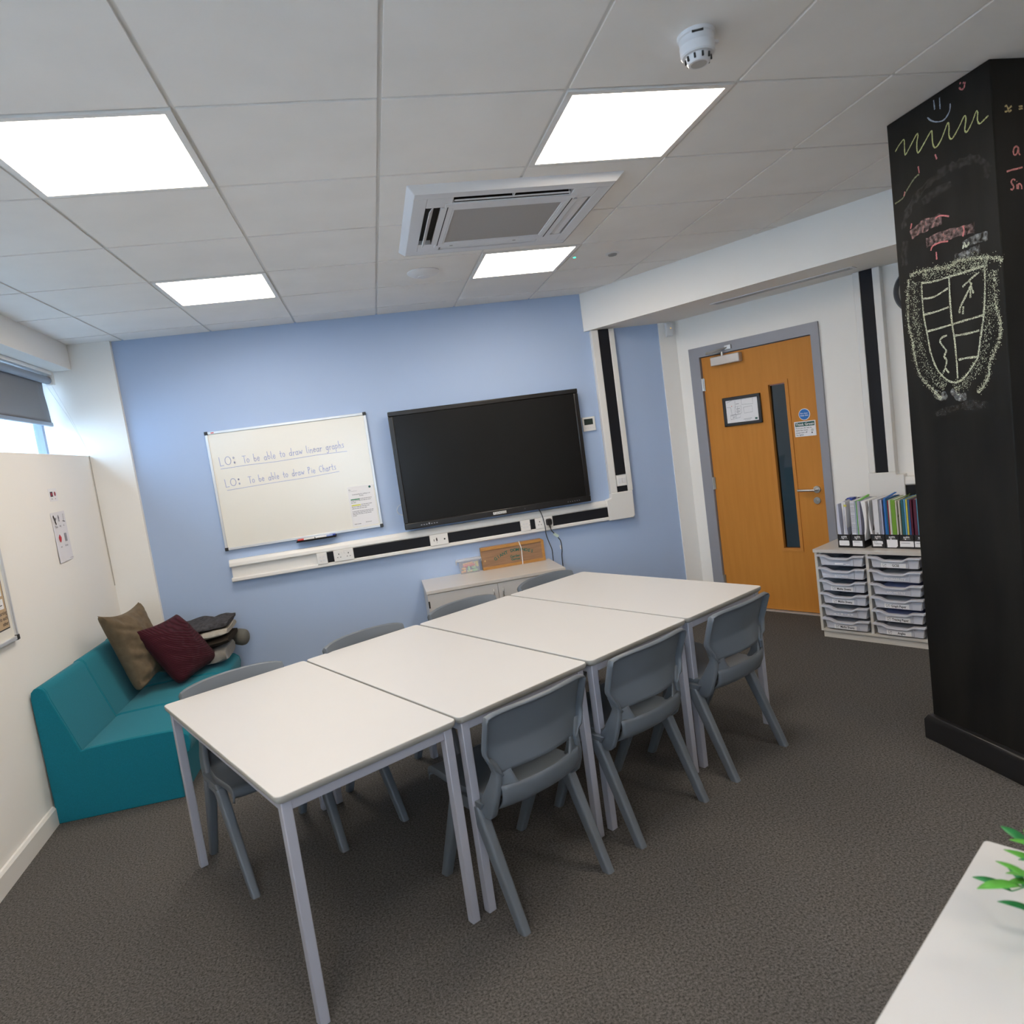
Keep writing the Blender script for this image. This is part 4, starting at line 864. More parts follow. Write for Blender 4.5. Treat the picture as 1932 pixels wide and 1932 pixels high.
def make_chair(label, group):
    t = thing('school_chair', label, 'chair', (0, 0, 0), 0, group)
    obj('seat', chair_seat_bm(), chair_grey, t, smooth=True, solid=0.008)
    obj('backrest', chair_back_bm(), chair_grey, t, smooth=True, solid=0.007)
    for sx in (-1, 1):
        b = BM()
        loft(b, [[(sx*0.205 + x*0.9, y, z) for y, x in rrect(y0, y1, -0.016, 0.016, 0.010, 4)] for z, y0, y1 in ((0.368, -0.070, 0.085), (0.376, -0.078, 0.095), (0.402, -0.076, 0.112), (0.412, -0.062, 0.120))])
        # side arm rising from the seat to the backrest
        loft(b, [[(sx*x0 + x, y, z) for y, x in rrect(y0, y1, -0.013, 0.013, 0.009, 4)] for z, y0, y1, x0 in ((0.360, 0.100, 0.140, 0.196), (0.375, 0.085, 0.158, 0.198), (0.42, 0.095, 0.178, 0.197), (0.46, 0.122, 0.190, 0.192), (0.50, 0.144, 0.196, 0.184), (0.53, 0.158, 0.196, 0.180), (0.56, 0.160, 0.190, 0.190), (0.585, 0.162, 0.180, 0.203))])
        obj('side_frame', b, chair_grey, t, smooth=True)
        obj('leg', leg_bm(sx, (sx*0.203, -0.050, 0.395), (sx*0.190, -0.240, 0.0)), chair_grey, t, smooth=True)
        obj('leg', leg_bm(sx, (sx*0.205, 0.066, 0.395), (sx*0.206, 0.240, 0.0)), chair_grey, t, smooth=True)
    # gusset panels either side of the hand opening
    for sx in (-1, 1):
        b = BM(); Vv = []
        for k, (z, xi, y) in enumerate(((0.462, 0.108, 0.213), (0.480, 0.116, 0.210), (0.505, 0.128, 0.205), (0.528, 0.136, 0.200), (0.542, 0.132, 0.196))):
            Vv.append([b.verts.new((sx*(xi + (0.184 - xi)*q/4), y - 0.034*(q/4)**1.3, z - 0.010*(q/4)*(k > 2))) for q in range(5)])
        for a, c in zip(Vv, Vv[1:]):
            for q in range(4): b.faces.new([a[q], a[q+1], c[q+1], c[q]])
        obj('back_web', b, chair_grey, t, smooth=True, solid=0.006)
    return t
def tpos(u, v): return TP + E1*u + E2*v
fr_l = ['grey plastic school chair on the near side, closest to the camera of the three', 'grey plastic school chair on the near side, middle of the three', 'grey plastic school chair on the near side at the door end of the tables']
ba_l = ['grey plastic school chair beside the teal sofa, seat seen under the nearest table', 'grey plastic school chair on the far side, second from the sofa end', 'grey plastic school chair on the far side in front of the cupboard left door', 'grey plastic school chair on the far side in front of the cupboard right door']
ch = make_chair(fr_l[0], 'grey chairs along the near side of the tables')
CH_ROT = TA + PI
fronts = [(0.872, 0.094), (1.476, 0.098), (2.104, 0.084)]
backs = [(0.300, 1.068), (0.965, 1.068), (1.570, 1.068), (2.215, 1.068)]
for i, (u, v) in enumerate(fronts):
    if i == 0: ch.location = tpos(u, v); ch.rotation_euler = (0, 0, CH_ROT)
    else: dup(ch, tpos(u, v), CH_ROT, fr_l[i])
for i, (u, v) in enumerate(backs): dup(ch, tpos(u, v), TA + math.radians((0, 2, -1, 1)[i]), ba_l[i], 'grey chairs along the far side of the tables')

# ------------------------------------------------------------ sofa modules against the left wall, facing +x
def make_sofa(label):
    t = thing('sofa_module', label, 'sofa', (0, 0, 0), 0, 'teal sofa modules along the left wall')
    L_ = 0.508
    back = [(0.0, 0.28), (-0.004, 0.66), (0.002, 0.695), (0.018, 0.712), (0.040, 0.716), (0.058, 0.706), (0.070, 0.685), (0.080, 0.64), (0.172, 0.354), (0.172, 0.28)]
    seat = [(0.1725, 0.225), (0.1725, 0.354), (0.20, 0.360), (0.40, 0.368), (0.60, 0.366), (0.655, 0.352), (0.685, 0.325), (0.690, 0.29), (0.680, 0.24), (0.64, 0.225)]
    side = [(0.002, 0.0), (0.0, 0.28)] + back[1:9] + seat[2:9] + [(0.64, 0.222), (0.614, 0.214), (0.612, 0.0)]
    for y in (0.001, L_ - 0.013): obj('side_panel', prism(BM(), side, y, y + 0.012, 'y'), teal, t, bevel=0.005, seg=3)
    obj('base', prism(BM(), [(0.002, 0), (0.002, 0.279), (0.172, 0.279), (0.172, 0.224), (0.610, 0.224), (0.610, 0.0)], 0.0135, L_ - 0.0135, 'y'), teal, t)
    obj('backrest', prism(BM(), back, 0.0135, L_ - 0.0135, 'y'), teal, t, bevel=0.006, seg=3)
    obj('seat', prism(BM(), seat, 0.0135, L_ - 0.0135, 'y'), teal, t, bevel=0.006, seg=3)
    return t
s0 = make_sofa('teal fabric sofa module nearest the camera with a bare seat and exposed end panel'); s0.location = (-1.436, 1.546, 0)
dup(s0, (-1.446, 2.058, 0), 0, 'middle teal fabric sofa module with two cushions leaning on it')
dup(s0, (-1.456, 2.570, 0), 0, 'far teal fabric sofa module under the folded blankets by the blue wall')

# ------------------------------------------------------------ cushions
def cushion(name, label, cat, corners, th_, mats, seed, wr=0.010, ears=0.10, rib=False):
    TLc, TRc, BRc, BLc = [Vector(c) for c in corners]; bm = BM(); N = 44
    nrm = ((TRc - BLc).cross(TLc - BRc)).normalized()
    front, backv = [], []
    cen = (TLc + TRc + BRc + BLc)/4
    if nrm.dot(Vector((0.4, -2.2, 1.6)) - cen) < 0: nrm = -nrm
    for j in range(N + 1):
        fr_, bk = [], []
        for i in range(N + 1):
            u, v = i/N, j/N; a, b = 2*u - 1, 2*v - 1
            # edges bow inwards between the corners
            pull = ears
            rd = 0.2*(a*b)**6 if b > 0 else 2.6*(a*b)**6
            a2 = a*(1 - pull*(1 - b*b) - 0.045*rd); b2 = b*(1 - pull*(1 - a*a) - 0.045*rd)
            uu, vv = (a2 + 1)/2, (b2 + 1)/2
            p = (BLc*(1-uu)*(1-vv) + BRc*uu*(1-vv) + TLc*(1-uu)*vv + TRc*uu*vv)
            h = max(0.0, (1 - a**2)*(1 - b**2))**0.36
            nz = noise.noise(Vector((a*2.2 + seed, b*2.2, seed*0.3))) + 0.5*noise.noise(Vector((a*5 + seed, b*7, 3.1)))
            cr = math.sin((a*0.35 + b)*17 + 5*noise.noise(Vector((a*1.6, b*2, seed)))) * 0.55*max(0, 0.35 - a*0.8 - b*0.3)
            e = min(1, (1-abs(a))*6)*min(1, (1-abs(b))*6)
            off = th_*0.5*h
            fr_.append(bm.verts.new(p + nrm*(off + wr*(nz + cr)*e + 0.0006)))
            bk.append(fr_[-1] if i in (0, N) or j in (0, N) else bm.verts.new(p - nrm*(off*0.8)))
        front.append(fr_); backv.append(bk)
    for j in range(N):
        for i in range(N):
            bm.faces.new([front[j][i], front[j][i+1], front[j+1][i+1], front[j+1][i]])
            q = [backv[j][i], backv[j+1][i], backv[j+1][i+1], backv[j][i+1]]
            if len(set(q)) == 4:
                try: bm.faces.new(q)
                except ValueError: pass
    o = obj(name, bm, mats, smooth=True); tag(o, label, cat); return o
def corduroy(name, col):
    m = M(name, col, 0.85, sheen=0.06, spec=0.1); nt = m.node_tree; b = nt.nodes['Principled BSDF']
    tc = nt.nodes.new('ShaderNodeTexCoord'); mp = nt.nodes.new('ShaderNodeMapping'); w = nt.nodes.new('ShaderNodeTexWave'); w.inputs['Scale'].default_value = 42; w.inputs['Distortion'].default_value = 0.8; w.inputs['Detail'].default_value = 1
    mp.inputs['Rotation'].default_value = (math.radians(20), math.radians(48), math.radians(20))
    nt.links.new(tc.outputs['Object'], mp.inputs[0]); nt.links.new(mp.outputs[0], w.inputs['Vector'])
    bp = nt.nodes.new('ShaderNodeBump'); bp.inputs['Strength'].default_value = 0.6; bp.inputs['Distance'].default_value = 0.003
    nt.links.new(w.outputs['Fac'], bp.inputs['Height']); nt.links.new(bp.outputs[0], b.inputs['Normal'])
    r = nt.nodes.new('ShaderNodeValToRGB'); r.color_ramp.elements[0].color = (col[0]*0.55, col[1]*0.55, col[2]*0.55, 1); r.color_ramp.elements[1].color = (*[c*1.1 for c in col], 1)
    nt.links.new(w.outputs['Fac'], r.inputs[0]); nt.links.new(r.outputs[0], b.inputs['Base Color'])
    return m
cushion('cushion', 'brown velvet cushion leaning on the teal sofa against the wall', 'cushion', [(-1.335, 2.24, 0.920), (-1.235, 2.66, 0.905), (-1.13, 2.66, 0.42), (-1.20, 2.27, 0.385)], 0.19, taupe, 2.3, wr=0.012, ears=0.16)
cushion('cushion', 'burgundy corduroy cushion on the teal sofa in front of the brown one', 'cushion', [(-1.200, 2.36, 0.765), (-1.050, 2.75, 0.765), (-0.835, 2.78, 0.405), (-0.985, 2.34, 0.372)], 0.17, corduroy('burgundy_corduroy', (0.052, 0.0095, 0.017)), 5.1, wr=0.007, ears=0.08)

def folded(name, label, x0, x1, y0, y1, z0, z1, mat, seed, cat='blanket', droop=0.0, amp=0.014):
    bm = BM(); NX, NA = 28, 28; rings = []
    for i in range(NX + 1):
        t = i/NX; x = x0 + (x1 - x0)*t; e = 1 - 0.30*abs(2*t - 1)**10
        cy, cz = (y0+y1)/2, (z0+z1)/2; ry, rz = (y1-y0)/2*(1 - 0.12*abs(2*t-1)**4), (z1-z0)/2*e
        r = []
        for k in range(NA):
            a = 2*PI*k/NA; ca, sa = math.cos(a), math.sin(a)
            px = abs(ca)**0.6*(1 if ca > 0 else -1); pz = abs(sa)**0.75*(1 if sa > 0 else -1)
            nn = noise.noise(Vector((x*7 + seed, ca*1.6, sa*1.6)))*amp + noise.noise(Vector((x*16 + seed, ca*3, sa*3)))*amp*0.5
            z = cz + pz*(rz) + (nn if sa > -0.3 else 0) - droop*t*t + (z1-z0)*0.12*math.sin(x*9 + seed)*(sa > 0)
            r.append((x + nn*0.2, cy + px*ry + nn*0.6, max(z, z0 if sa < -0.3 else z)))
        rings.append(r)
    loft(bm, rings); o = obj(name, bm, mat, smooth=True); tag(o, label, cat, 'folded blankets piled on the far end of the sofa'); return o
zb = 0.378
folded('folded_blanket', 'grey velvet folded blanket at the bottom of the pile beside the burgundy cushion', -1.22, -0.775, 2.68, 3.06, zb, zb+0.105, grey_velvet, 1.0, amp=0.022)
folded('folded_blanket', 'dark brown folded blanket in the middle of the pile', -1.22, -0.745, 2.70, 3.08, zb+0.104, zb+0.155, brown_fab, 2.0, droop=-0.02)
folded('folded_blanket', 'light grey fleece folded blanket below the charcoal top layer', -1.22, -0.745, 2.70, 3.08, zb+0.158, zb+0.205, lt_grey_fab, 3.4, droop=-0.03)
folded('folded_blanket', 'charcoal fleece blanket crumpled on top of the pile', -1.24, -0.75, 2.74, 3.12, zb+0.222, zb+0.268, char_knit, 4.7, droop=-0.01, amp=0.02)
bm = BM(); tube(bm, smooth_path([(-0.80, 3.12, 0.470), (-0.755, 3.10, 0.462), (-0.715, 3.08, 0.455), (-0.69, 3.07, 0.452)], 4), [0.045, 0.052, 0.056, 0.058, 0.060, 0.060, 0.060, 0.060, 0.058, 0.055, 0.048, 0.038, 0.018], 20)
tag(obj('rolled_blanket', bm, M('olive_grey_fleece', (0.13, 0.13, 0.115), 0.95, bump=0.6, bscale=140), smooth=True), 'rolled olive grey blanket end poking out right of the pile by the blue wall', 'blanket')

# ------------------------------------------------------------ tray unit by the door
UA = math.radians(119.3 - 180); U0 = Vector((3.209, 1.932, 0))
ud = Vector((math.cos(UA), math.sin(UA), 0)); un = Vector((-math.sin(UA), math.cos(UA), 0))   # local x right, local y towards the wall
tu = thing('tray_unit', 'pale grey storage unit of twelve shallow trays beside the door', 'storage unit', U0, UA)
t = BM(); W = 0.682; D = 0.455
box(t, 0.0, 0.018, 0.0, D, 0.045, 0.588); box(t, 0.333, 0.351, 0.0, D, 0.063, 0.588); box(t, W-0.018, W, 0.0, D, 0.045, 0.588); box(t, 0.018, W-0.018, 0.0, D, 0.045, 0.063); box(t, 0.018, W-0.018, D-0.008, D, 0.063, 0.588)
obj('carcass', t, carc_mat, tu, bevel=0.001)
obj('top', B(-0.006, W+0.004, -0.008, D, 0.588, 0.611), M('unit_top', (0.56, 0.53, 0.49), 0.32), tu, bevel=0.002)
obj('plinth', B(0.012, W-0.012, 0.012, D, 0.0, 0.045), carc_mat, tu)
labels = {0: [('', 0), ('BODMAS', 1), ('Maths Sheets', 2), ('Maths Sheets', 2), ('', 1), ('Maths Sheets', 2)], 1: [('GCSE', 2), ('PROBABILITY', 1), ('GEOMETRY', 1), ('Graph Paper', 2), ('Tracing Paper', 2), ('Angles', 2)]}
def make_tray(txt_, kind, cx, z):
    # rim with a finger dip, tapered body
    w = 0.1545; t = BM()
    rim = [(-w, 0.0), (-w+0.055, -0.003), (-w+0.092, -0.020), (w-0.092-0.012, -0.020), (w-0.072, -0.003), (w, 0.0)]
    up = [(a, z + 0.076 + b) for a, b in rim]; low = [(a, b - 0.012) for a, b in up]
    prism(t, [(cx + a, b) for a, b in up] + [(cx + a, b) for a, b in low[::-1]], -0.026, 0.006, 'y')
    body = [(cx - w + 0.014, z + 0.066), (cx - w + 0.030, z + 0.004), (cx + w - 0.020, z + 0.004), (cx + w - 0.010, z + 0.066), (cx + w - 0.072, z + 0.063), (cx + w - 0.104, z + 0.046), (cx - w + 0.092, z + 0.046), (cx - w + 0.055, z + 0.063)]
    prism(t, body, -0.008, 0.002, 'y')
    box(t, cx - w, cx - w + 0.010, 0.006, 0.40, z + 0.066, z + 0.076); box(t, cx + w - 0.010, cx + w, 0.006, 0.40, z + 0.066, z + 0.076)
    box(t, cx - w + 0.018, cx - w + 0.022, 0.002, 0.40, z + 0.006, z + 0.066); box(t, cx + w - 0.020, cx + w - 0.016, 0.002, 0.40, z + 0.006, z + 0.066)
    box(t, cx - w + 0.022, cx + w - 0.020, 0.002, 0.40, z + 0.004, z + 0.008); box(t, cx - w + 0.02, cx + w - 0.018, 0.396, 0.40, z + 0.006, z + 0.066)
    box(t, cx + w - 0.074, cx + w - 0.070, -0.013, -0.007, z + 0.006, z + 0.058)
    box(t, cx - w + 0.045, cx + w - 0.090, -0.013, -0.007, z + 0.008, z + 0.012); 
    o = obj('tray', t, tray_mat, tu, bevel=0.0015)
    l = BM()
    if kind == 2:
        rect(l, cx - 0.075, cx + 0.070, z + 0.008, z + 0.038, -0.0142, 0); text_into(l, txt_, 0.021, cx - 0.036 if len(txt_) > 8 else cx - 0.01, z + 0.0155, -0.0150, mi=1, bold=0.022, squash=0.82)
        ribbon(l, [(cx - 0.064, z + 0.014), (cx - 0.064, z + 0.032), (cx - 0.044, z + 0.030), (cx - 0.046, z + 0.014), (cx - 0.064, z + 0.014)], 0.0015, -0.0150, 1); ribbon(l, [(cx - 0.060, z + 0.018), (cx - 0.048, z + 0.027)], 0.002, -0.0150, 1)
    elif kind == 1:
        if txt_: text_into(l, txt_, 0.021, cx, z + 0.016, -0.0145, align='CENTER', mi=0, bold=0.03)
        else:
            for k in range(6): rect(l, cx - 0.07 + k*0.022, cx - 0.055 + k*0.022, z + 0.018 + 0.003*(k % 2), z + 0.024 + 0.003*(k % 3), -0.0145, 0)
    else: rect(l, cx - 0.035, cx + 0.020, z + 0.012, z + 0.024, -0.0145, 0); rect(l, cx + 0.036, cx + 0.062, z + 0.012, z + 0.018, -0.0145, 0)
    obj('tray_label', l, [paper, ink], o)
random.seed(11)
for c in (0, 1):
    cx = 0.1755 if c == 0 else 0.507
    for r in range(6):
        z = 0.068 + (5 - r)*0.0868
        make_tray(*labels[c][r], cx, z)
for c, r, col in ((0, 5, 0), (1, 1, 0), (1, 2, 1), (1, 3, 0), (1, 4, 1), (1, 5, 0), (0, 4, 0)):
    z = 0.068 + (5 - r)*0.0868; cx = 0.1755 if c == 0 else 0.507
    t = BM(); 
    for k in range(3): box(t, -0.115, 0.115, 0.0, 0.29, k*0.012, k*0.012 + 0.010, mat=Matrix.Translation((cx, 0.03, z + 0.009)) @ Matrix.Rotation(0.02*(k - 1), 4, 'Z'))
    ks = ['third down on the right', 'fourth down on the right']
    names_ = {(0, 5): 'bottom left tray', (1, 1): 'tray second down on the right', (1, 2): 'tray third down on the right', (1, 3): 'tray fourth down on the right', (1, 4): 'tray fifth down on the right', (1, 5): 'bottom right tray', (0, 4): 'tray fifth down on the left'}
    tag(obj('paper_stack', t, M('pale_blue_paper_%d%d' % (c, r), (0.38, 0.42, 0.68) if col else (0.62, 0.62, 0.66), 0.7), loc=U0, rot=UA), 'stack of worksheets lying inside the ' + names_[(c, r)] + ' of the unit', 'papers')

# magazine files on the unit; local x along the unit, y from its front edge
UZ = 0.6115
def on_unit(x, y, z=0.0): return U0 + ud*x + un*y + Vector((0, 0, UZ + z))
file_black = M('black_card_file', (0.014, 0.014, 0.017), 0.5)
mf_l = ['black magazine file with a blank label nearest the door', 'black magazine file with a small printed label, second from the door', 'black magazine file with a torn handwritten label, third from the door', 'black magazine file with a square blank label, fourth from the door', 'black magazine file with a long typed label, fifth from the door', 'black magazine file half hidden by the black column']
fx = [0.135, 0.221, 0.342, 0.428, 0.514, 0.600]; fy = [0.072, 0.072, 0.088, 0.086, 0.084, 0.084]
FW = 0.084
for i in range(6):
    t = thing('magazine_file', mf_l[i], 'magazine file', on_unit(fx[i], fy[i]), UA, 'black magazine files on the tray unit')
    b = BM(); h = 0.088
    box(b, 0, FW, 0, 0.003, 0, h); box(b, 0, FW, 0, 0.25, 0, 0.003); box(b, 0, FW, 0.247, 0.25, 0, 0.30)
    for sx in (0, FW - 0.003): prism(b, [(0, 0), (0.25, 0), (0.25, 0.30), (0.16, 0.30), (0.02, h), (0, h)], sx, sx + 0.003, 'x')
    obj('file_box', b, file_black, t)
    b = BM(); text_into(b, 'spotlight', 0.017, FW/2, 0.068, -0.0006, align='CENTER', bold=0.03, mi=0, squash=0.62); rect(b, FW/2 - 0.022, FW/2 + 0.022, 0.060, 0.0612, -0.0006, 0); disc(b, FW/2 - 0.006, 0.0606, 0.0045, -0.0008, 12, 0)
    obj('maker_mark', b, paper, t)
    b = BM()
    if i == 0: b.faces.new([b.verts.new((x, -0.0008, z)) for x, z in rrect(0.008, 0.074, 0.014, 0.048, 0.006)])
    if i == 1: rect(b, 0.010, 0.072, 0.012, 0.048, -0.0008, 0); rect(b, 0.018, 0.056, 0.038, 0.041, -0.0012, 1)
    if i == 2:
        b.faces.new([b.verts.new((x, -0.0008, z)) for x, z in ((0.010, 0.010), (0.066, 0.012), (0.062, 0.020), (0.072, 0.030), (0.070, 0.044), (0.050, 0.047), (0.008, 0.046))]); text_into(b, 'Small', 0.010, 0.016, 0.037, -0.0012, mi=1, bold=0.02); text_into(b, 'Textbooks', 0.013, 0.018, 0.024, -0.0012, mi=1, bold=0.02, squash=0.8)
    if i == 3: b.faces.new([b.verts.new((x, -0.0008, z)) for x, z in ((0.012, 0.006), (0.064, 0.006), (0.074, 0.016), (0.074, 0.056), (0.010, 0.056))])
    if i in (4, 5): rect(b, 0.002, 0.082, 0.012, 0.048, -0.0008, 0); rect(b, 0.010, 0.062, 0.034, 0.037, -0.0012, 1)
    obj('label', b, [paper, grey_ink], t)
# contents
cols = {}
def cm(name, c, r=0.5):
    if name not in cols: cols[name] = M('cover_' + name, c, r)
    return cols[name]
def book(fi, x, w, h, col, lab, grp, lean=0.0, y0=0.012, d=0.21, pages=True, group=True, kind='book', z=0.004):
    o = thing(kind, lab, 'book' if kind in ('book', 'textbook') else ('binder' if kind == 'ring_binder' else 'papers'), on_unit(fx[fi] + x, fy[fi], z), UA, grp)
    o.rotation_euler = (0, lean, UA)
    b = BM(); box(b, 0, w, y0, y0 + 0.002, 0, h); box(b, 0, 0.0015, y0, y0 + d, 0, h); box(b, w - 0.0015, w, y0, y0 + d, 0, h)
    obj('cover', b, cm(*col), o)
    obj('pages', B(0.0016, w - 0.0016, y0 + 0.0022, y0 + d - 0.003, 0.001, h - 0.003), paper if pages else paper_blue, o)
    return o
W_ = lambda n, c: (n, c)
pw = ('white', (0.68, 0.69, 0.76)); pv = ('lavender', (0.50, 0.51, 0.66))
g1 = 'papers in plastic pockets in the file nearest the door'; g2 = 'printed booklets in the second magazine file'; g3 = 'white binders in the third magazine file'
g4 = 'textbooks in the fourth magazine file'; g5 = 'textbooks in the fifth magazine file'; g6 = 'textbooks in the sixth magazine file'
def sheets(fi, x0, x1, h, lab, mat, bow=0.0, y0=0.014, d=0.20, seed=0):
    b = BM(); rings = []
    for k in range(9):
        z = h*k/8; s = bow*math.sin(PI*k/8); fl = (k/8)**2*bow*1.6
        rings.append([(x0 + s + fl*0.2, y0, z), (x1 + s + fl, y0, z), (x1 + s + fl, y0 + d, z), (x0 + s + fl*0.2, y0 + d, z)])
    loft(b, rings); o = obj('paper_bundle', b, mat, loc=on_unit(fx[fi], fy[fi], 0.004), rot=UA, smooth=True); tag(o, lab, 'papers'); return o
sheets(0, 0.008, 0.030, 0.285, 'curling sheets in a plastic pocket at the left edge of the file nearest the door', paper_blue, -0.010)
sheets(0, 0.034, 0.052, 0.300, 'bowed plastic pocket of sheets in the middle of the file nearest the door', paper, 0.006)
sheets(0, 0.056, 0.074, 0.306, 'plastic pocket with a yellow tab at the right of the file nearest the door', paper_blue, -0.012)
tag(obj('divider_tab', B(0.036, 0.070, 0.10, 0.16, 0.300, 0.316), blue_pl, loc=on_unit(fx[0], fy[0], 0.0), rot=UA), 'dark blue divider tab sticking up above the plastic pockets', 'tab')
tag(obj('sticky_tab', B(0.052, 0.070, 0.010, 0.0125, 0.268, 0.282), cm('yellow_tab', (0.62, 0.55, 0.10)), loc=on_unit(fx[0], fy[0], 0.004), rot=UA), 'small yellow sticky tab on a plastic pocket', 'tab')
o = book(1, 0.006, 0.030, 0.304, pw, 'thick printed booklet with a spine full of text in the second file', g2)
b = BM(); random.seed(5)
for k in range(26):
    z = 0.285 - k*0.0075
    if k in (2, 9, 17): continue
    x = 0.003
    while x < 0.027: 
        w = random.uniform(0.003, 0.008); rect(b, x, min(x + w, 0.0275), z, z + 0.003, 0.0112); x += w + 0.0015
obj('spine_text', b, grey_ink, o)
for k, (x, w, h, c, l) in enumerate([(0.0375, 0.007, 0.302, ('pale_blue', (0.45, 0.55, 0.68)), 'thin pale blue booklet in the second file'), (0.0455, 0.0045, 0.305, ('lime', (0.20, 0.62, 0.12)), 'thin bright green folder in the second file'), (0.051, 0.006, 0.303, pw, 'thin white booklet right of the green folder'), (0.058, 0.010, 0.300, pv, 'lavender booklet at the right of the second file')]):
    book(1, x, w, h, c, l, g2)
sheets(1, 0.069, 0.076, 0.300, 'loose curled sheets leaning right out of the second file', paper, 0.018)
b = BM(); prism(b, [(0.03, 0.0), (0.19, 0.020), (0.20, 0.028), (0.03, 0.012)], 0.0455, 0.058, 'x'); tag(obj('green_tab', b, cm('lime', (0.20, 0.62, 0.12)), loc=on_unit(fx[1], fy[1], 0.296), rot=UA), 'bright green folder tab sticking up from the second file', 'tab')
sheets(2, 0.006, 0.020, 0.302, 'bundle of sheets curving left in the third file', paper, -0.016)
o = book(2, 0.021, 0.034, 0.308, ('binder_white', (0.70, 0.71, 0.76)), 'thick white binder with spine writing in the third file', g3, kind='ring_binder')
b = BM(); text_into(b, 'Formulas', 0.020, 0, 0, 0.0, bold=0.012)
for v in b.verts: v.co = Vector((0.022 - v.co.z, 0.0112, 0.02 + v.co.x))
obj('spine_text', b, ink, o)
book(2, 0.057, 0.010, 0.306, ('grey_cover', (0.30, 0.31, 0.38)), 'grey edged booklet right of the white binder', g3)
book(2, 0.068, 0.010, 0.304, pv, 'lavender booklet at the right of the third file', g3)
for a in [(3, 0.002, 0.014, 0.308, ('blue', (0.02, 0.16, 0.52)), 'thick bright blue textbook at the left of the fourth file', g4), (3, 0.017, 0.007, 0.306, ('teal_book', (0.02, 0.16, 0.25)), 'thin dark teal textbook beside the blue one', g4),
          (3, 0.025, 0.006, 0.300, ('crimson', (0.36, 0.02, 0.05)), 'thin crimson textbook in the fourth file', g4), (3, 0.032, 0.012, 0.304, ('cream', (0.66, 0.64, 0.56)), 'cream textbook beside the crimson one', g4),
          (3, 0.045, 0.026, 0.304, ('green', (0.17, 0.36, 0.03)), 'thick grass green textbook in the fourth file', g4), (3, 0.072, 0.008, 0.300, ('cream', (0.66, 0.64, 0.56)), 'narrow cream textbook right of the grass green one', g4),
          (4, 0.004, 0.009, 0.298, ('cream', (0.66, 0.64, 0.56)), 'cream booklet at the left of the fifth file', g5), (4, 0.014, 0.005, 0.280, ('olive', (0.13, 0.14, 0.07)), 'thin olive booklet in the fifth file', g5), (4, 0.020, 0.015, 0.304, ('dark_teal', (0.015, 0.12, 0.15)), 'dark teal textbook in the fifth file', g5),
          (4, 0.036, 0.010, 0.306, ('sky', (0.12, 0.35, 0.62)), 'sky blue textbook in the fifth file', g5), (4, 0.047, 0.010, 0.305, ('yellow', (0.66, 0.60, 0.08)), 'yellow textbook in the fifth file', g5), (4, 0.058, 0.012, 0.304, ('navy', (0.03, 0.10, 0.26)), 'navy textbook right of the yellow one', g5),
          (4, 0.071, 0.011, 0.303, ('plum', (0.10, 0.01, 0.035)), 'plum textbook at the right of the fifth file', g5), (5, 0.003, 0.018, 0.304, ('plum', (0.10, 0.01, 0.035)), 'thick plum textbook at the left of the sixth file', g6), (5, 0.022, 0.009, 0.306, ('azure', (0.10, 0.33, 0.50)), 'azure textbook in the sixth file', g6),
          (5, 0.032, 0.008, 0.302, pw, 'white textbook in the sixth file', g6), (5, 0.041, 0.009, 0.304, ('royal', (0.03, 0.12, 0.42)), 'royal blue textbook beside the column', g6), (5, 0.051, 0.012, 0.303, ('wine', (0.22, 0.02, 0.08)), 'wine red textbook beside the column', g6)]:
    book(*a, kind='textbook')
b = BM(); prism(b, [(0.02, 0.0), (0.20, 0.014), (0.20, 0.020), (0.02, 0.006)], 0.002, 0.014, 'x'); tag(obj('blue_folder', b, cm('blue', (0.02, 0.16, 0.52)), loc=on_unit(fx[3], fy[3], 0.312), rot=UA), 'bright blue folder edge lying on top of the textbooks', 'folder')
b = BM(); prism(b, [(-0.006, 0.20), (0.10, 0.295), (0.21, 0.312), (0.21, 0.304), (0.10, 0.287), (0.0, 0.19)], 0.0815, 0.0835, 'x'); tag(obj('green_folder', b, cm('olive_green', (0.12, 0.20, 0.03)), loc=on_unit(fx[3], fy[3] + 0.02, 0.004), rot=UA), 'olive green folder between the fourth and fifth magazine files', 'folder')

# ------------------------------------------------------------ trunking, clock on the door wall
rt = thing('wall_trunking', 'white riser trunking with a black strip on the door wall behind the files', 'trunking', P0, PANG)
t = BM(); box(t, 0.470, 0.512, -0.055, 0.0, 1.058, 2.399); box(t, 0.593, 0.640, -0.055, 0.0, 1.058, 2.399); box(t, 0.512, 0.593, -0.040, 0, 1.058, 2.399); obj('riser', t, gloss_white, rt, bevel=0.004)
obj('cover_strip', B(0.513, 0.592, -0.050, -0.036, 1.058, 2.399), black_strip, rt)
obj('corner_piece', prism(BM(), [(0.466, 0.868), (0.690, 0.868), (0.690, 1.040), (0.644, 1.040), (0.642, 1.058), (0.466, 1.058)], -0.060, 0, 'y'), gloss_white, rt, bevel=0.004)
t = BM(); prism(t, prof_lo, 0.690, 2.6, 'x'); prism(t, prof_hi, 0.690, 2.6, 'x'); box(t, 0.690, 2.6, -0.030, 0, 0.886, 0.966); obj('channel', t, gloss_white, rt)
obj('cover_strip', B(0.692, 2.55, -0.047, -0.028, 0.886, 0.966), black_strip, rt)
ck = thing('wall_clock', 'round wall clock with dark rim mostly hidden behind the black column', 'clock', P0 + Vector((math.cos(PANG), math.sin(PANG), 0))*0.858, PANG)
t = BM(); lathe(t, [(0.128, -0.006), (0.132, -0.035), (0.142, -0.045), (0.152, -0.036), (0.155, -0.001), (0.001, -0.001)], 56, 0, 2.205, 'y'); obj('rim', t, clock_grey, ck, smooth=True)
